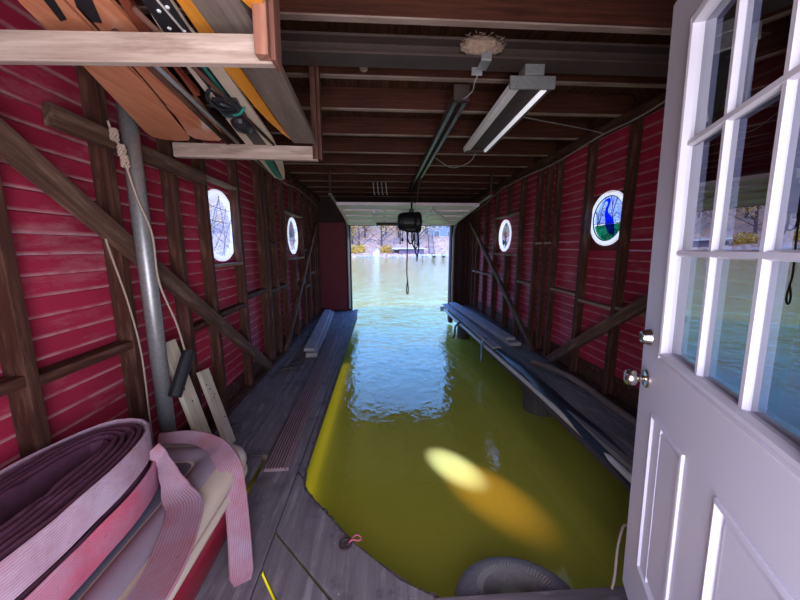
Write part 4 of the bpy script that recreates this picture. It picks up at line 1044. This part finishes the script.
# hillside stairs
t = thing('hillside_stairs', (11, 66, .2), 'wooden stairs climbing the far hill from the dock to the house', 'stairs')
for s_ in (-.5, .5): beam('stringer', (10.2 + s_, 64.5, .3), (11.4 + s_, 75, 4.4), .1, .25, M['bark'], t)
mb = MB()
for k in range(24):
    f = k / 24; mb.box(9.7 + 1.2 * f, 10.7 + 1.2 * f, 64.5 + 10.5 * f, 64.8 + 10.5 * f, .38 + 4.1 * f, .44 + 4.1 * f)
mb.build('treads', M['stone'], t)
rnd = random.Random(5)
rock0 = None
bm_ = bmesh.new(); bmesh.ops.create_icosphere(bm_, subdivisions=2, radius=1)
rv = [tuple(v.co * (1 + .3 * noise.noise(v.co * 1.7))) for v in bm_.verts]; rf = [tuple(x.index for x in f.verts) for f in bm_.faces]; bm_.free()
for k in range(40):
    x = rnd.uniform(-14, 20); s_ = rnd.uniform(.18, .5)
    if k == 0:
        r = MB().add(rv, rf).build('shore_rock', M['stone']); rock0 = r
    else: r = rock0.copy(); COL.objects.link(r)
    tag(r, 'pale rounded rock at the waterline of the far shore', 'rock', 'rocks along the far waterline')
    r.location = (x, rnd.uniform(62.9, 63.6), -.38); r.scale = (s_ * 1.4, s_, s_ * .7); r.rotation_euler = (0, 0, rnd.uniform(0, 6))
bush = MB()
for k in range(500):
    c = V((rnd.gauss(0, .7), rnd.gauss(0, .5), abs(rnd.gauss(.7, .45)))); s_ = rnd.uniform(.08, .16); u = V((rnd.gauss(0, 1), rnd.gauss(0, 1), rnd.gauss(0, 1))).normalized(); w = u.orthogonal()
    bush.add([c - u * s_, c + w * s_, c + u * s_, c - w * s_], [(0, 1, 2, 3)])
for k in range(4): pass
b0 = None
for k, (x, y) in enumerate(((-5.6, 65.2), (-7.3, 65.6), (-4.2, 66.0), (1.0, 65.6), (17.5, 66), (-10, 66))):
    if b0 is None: r = b0 = bush.build('shrub', M['leaf_gold'])
    else: r = b0.copy(); COL.objects.link(r)
    r.location = (x, y, hz(x, y) - .1); tag(r, 'yellow autumn shrub near the far waterline', 'shrub', 'yellow shrubs on the far shore')
    r.rotation_euler = (0, 0, k)

# ------------------------------------------------------------------ light
w = bpy.data.worlds.new('sky'); S.world = w; w.use_nodes = True; nt_ = w.node_tree; nt_.nodes.clear()
o_ = nt_.nodes.new('ShaderNodeOutputWorld'); bg = nt_.nodes.new('ShaderNodeBackground'); nt_.links.new(bg.outputs[0], o_.inputs[0])
tc = nt_.nodes.new('ShaderNodeTexCoord'); sp_ = nt_.nodes.new('ShaderNodeSeparateXYZ'); nt_.links.new(tc.outputs['Generated'], sp_.inputs[0])
rp_ = nt_.nodes.new('ShaderNodeValToRGB'); nt_.links.new(sp_.outputs['Z'], rp_.inputs[0])
e = rp_.color_ramp.elements; e[0].position = 0; e[0].color = (1, .95, .90, 1); e[1].position = .6; e[1].color = (.10, .34, 1.15, 1)
x_ = e.new(.16); x_.color = (.40, .68, 1.15, 1); x_ = e.new(.3); x_.color = (.18, .50, 1.3, 1)
nt_.links.new(rp_.outputs[0], bg.inputs[0]); bg.inputs[1].default_value = 4.3

def area(name, loc, rot, sx, sy, power, color=(1, 1, 1)):
    l = bpy.data.lights.new(name, 'AREA'); l.shape = 'RECTANGLE'; l.size = sx; l.size_y = sy; l.energy = power; l.color = color
    o = bpy.data.objects.new(name, l); COL.objects.link(o); o.location = loc; o.rotation_euler = rot; return o
area('doorway_light', (.1, -.45, 1.25), (radians(97), 0, 0), 1.1, 1.9, 60, (.95, .91, 1))
area('underwater_fill', (.5, 4.2, WW - .03), (0, 0, 0), 2.2, 7.0, 2.2, (.95, 1, 1))  # added lamps below the surface, standing for sunlight scattered in the murk
area('underwater_fill', (-.50, 3.3, WW - .03), (0, 0, 0), .35, 4.4, 5.5, (1, .9, .12))
area('underwater_fill', (-.25, 1.75, WW - .03), (0, 0, radians(45)), .35, 1.3, 1.8, (1, .9, .12))
area('underwater_fill', (-.9, 1.6, WW - .03), (0, 0, 0), .6, 1.6, 8, (1, .9, .12))
sl = bpy.data.lights.new('sun', 'SUN'); sl.energy = 3.3; sl.color = (1, .95, .88); sl.angle = radians(2)
so = bpy.data.objects.new('sun', sl); COL.objects.link(so); so.rotation_euler = (radians(38), 0, 0)
def spot(name, loc, to, ang, power, color, blend=1.0, rad=.02):
    l = bpy.data.lights.new(name, 'SPOT'); l.energy = power; l.spot_size = radians(ang); l.spot_blend = blend; l.color = color; l.shadow_soft_size = rad
    o = bpy.data.objects.new(name, l); COL.objects.link(o); o.location = loc
    o.rotation_euler = (V(to) - V(loc)).to_track_quat('-Z', 'Y').to_euler(); return o
spot('sunbeam', (-1.35, 5.65, 1.75), (.66, 2.70, -.5), 5.8, 12000, (.26, .30, 1), 1.0)
spot('sunbeam_glow', (-1.35, 5.65, 1.75), (.88, 2.36, -.5), 7.6, 1500, (1, .50, .2), 1.0)

S.view_settings.view_transform = 'Standard'; S.view_settings.look = 'None'; S.view_settings.exposure = 0; S.view_settings.gamma = 1
S.cycles.use_denoising = True
S.cycles.max_bounces = 8; S.cycles.transparent_max_bounces = 12; S.cycles.diffuse_bounces = 4; S.cycles.glossy_bounces = 4
S.cycles.caustics_reflective = False; S.cycles.caustics_refractive = False
S.cycles.sample_clamp_indirect = 6
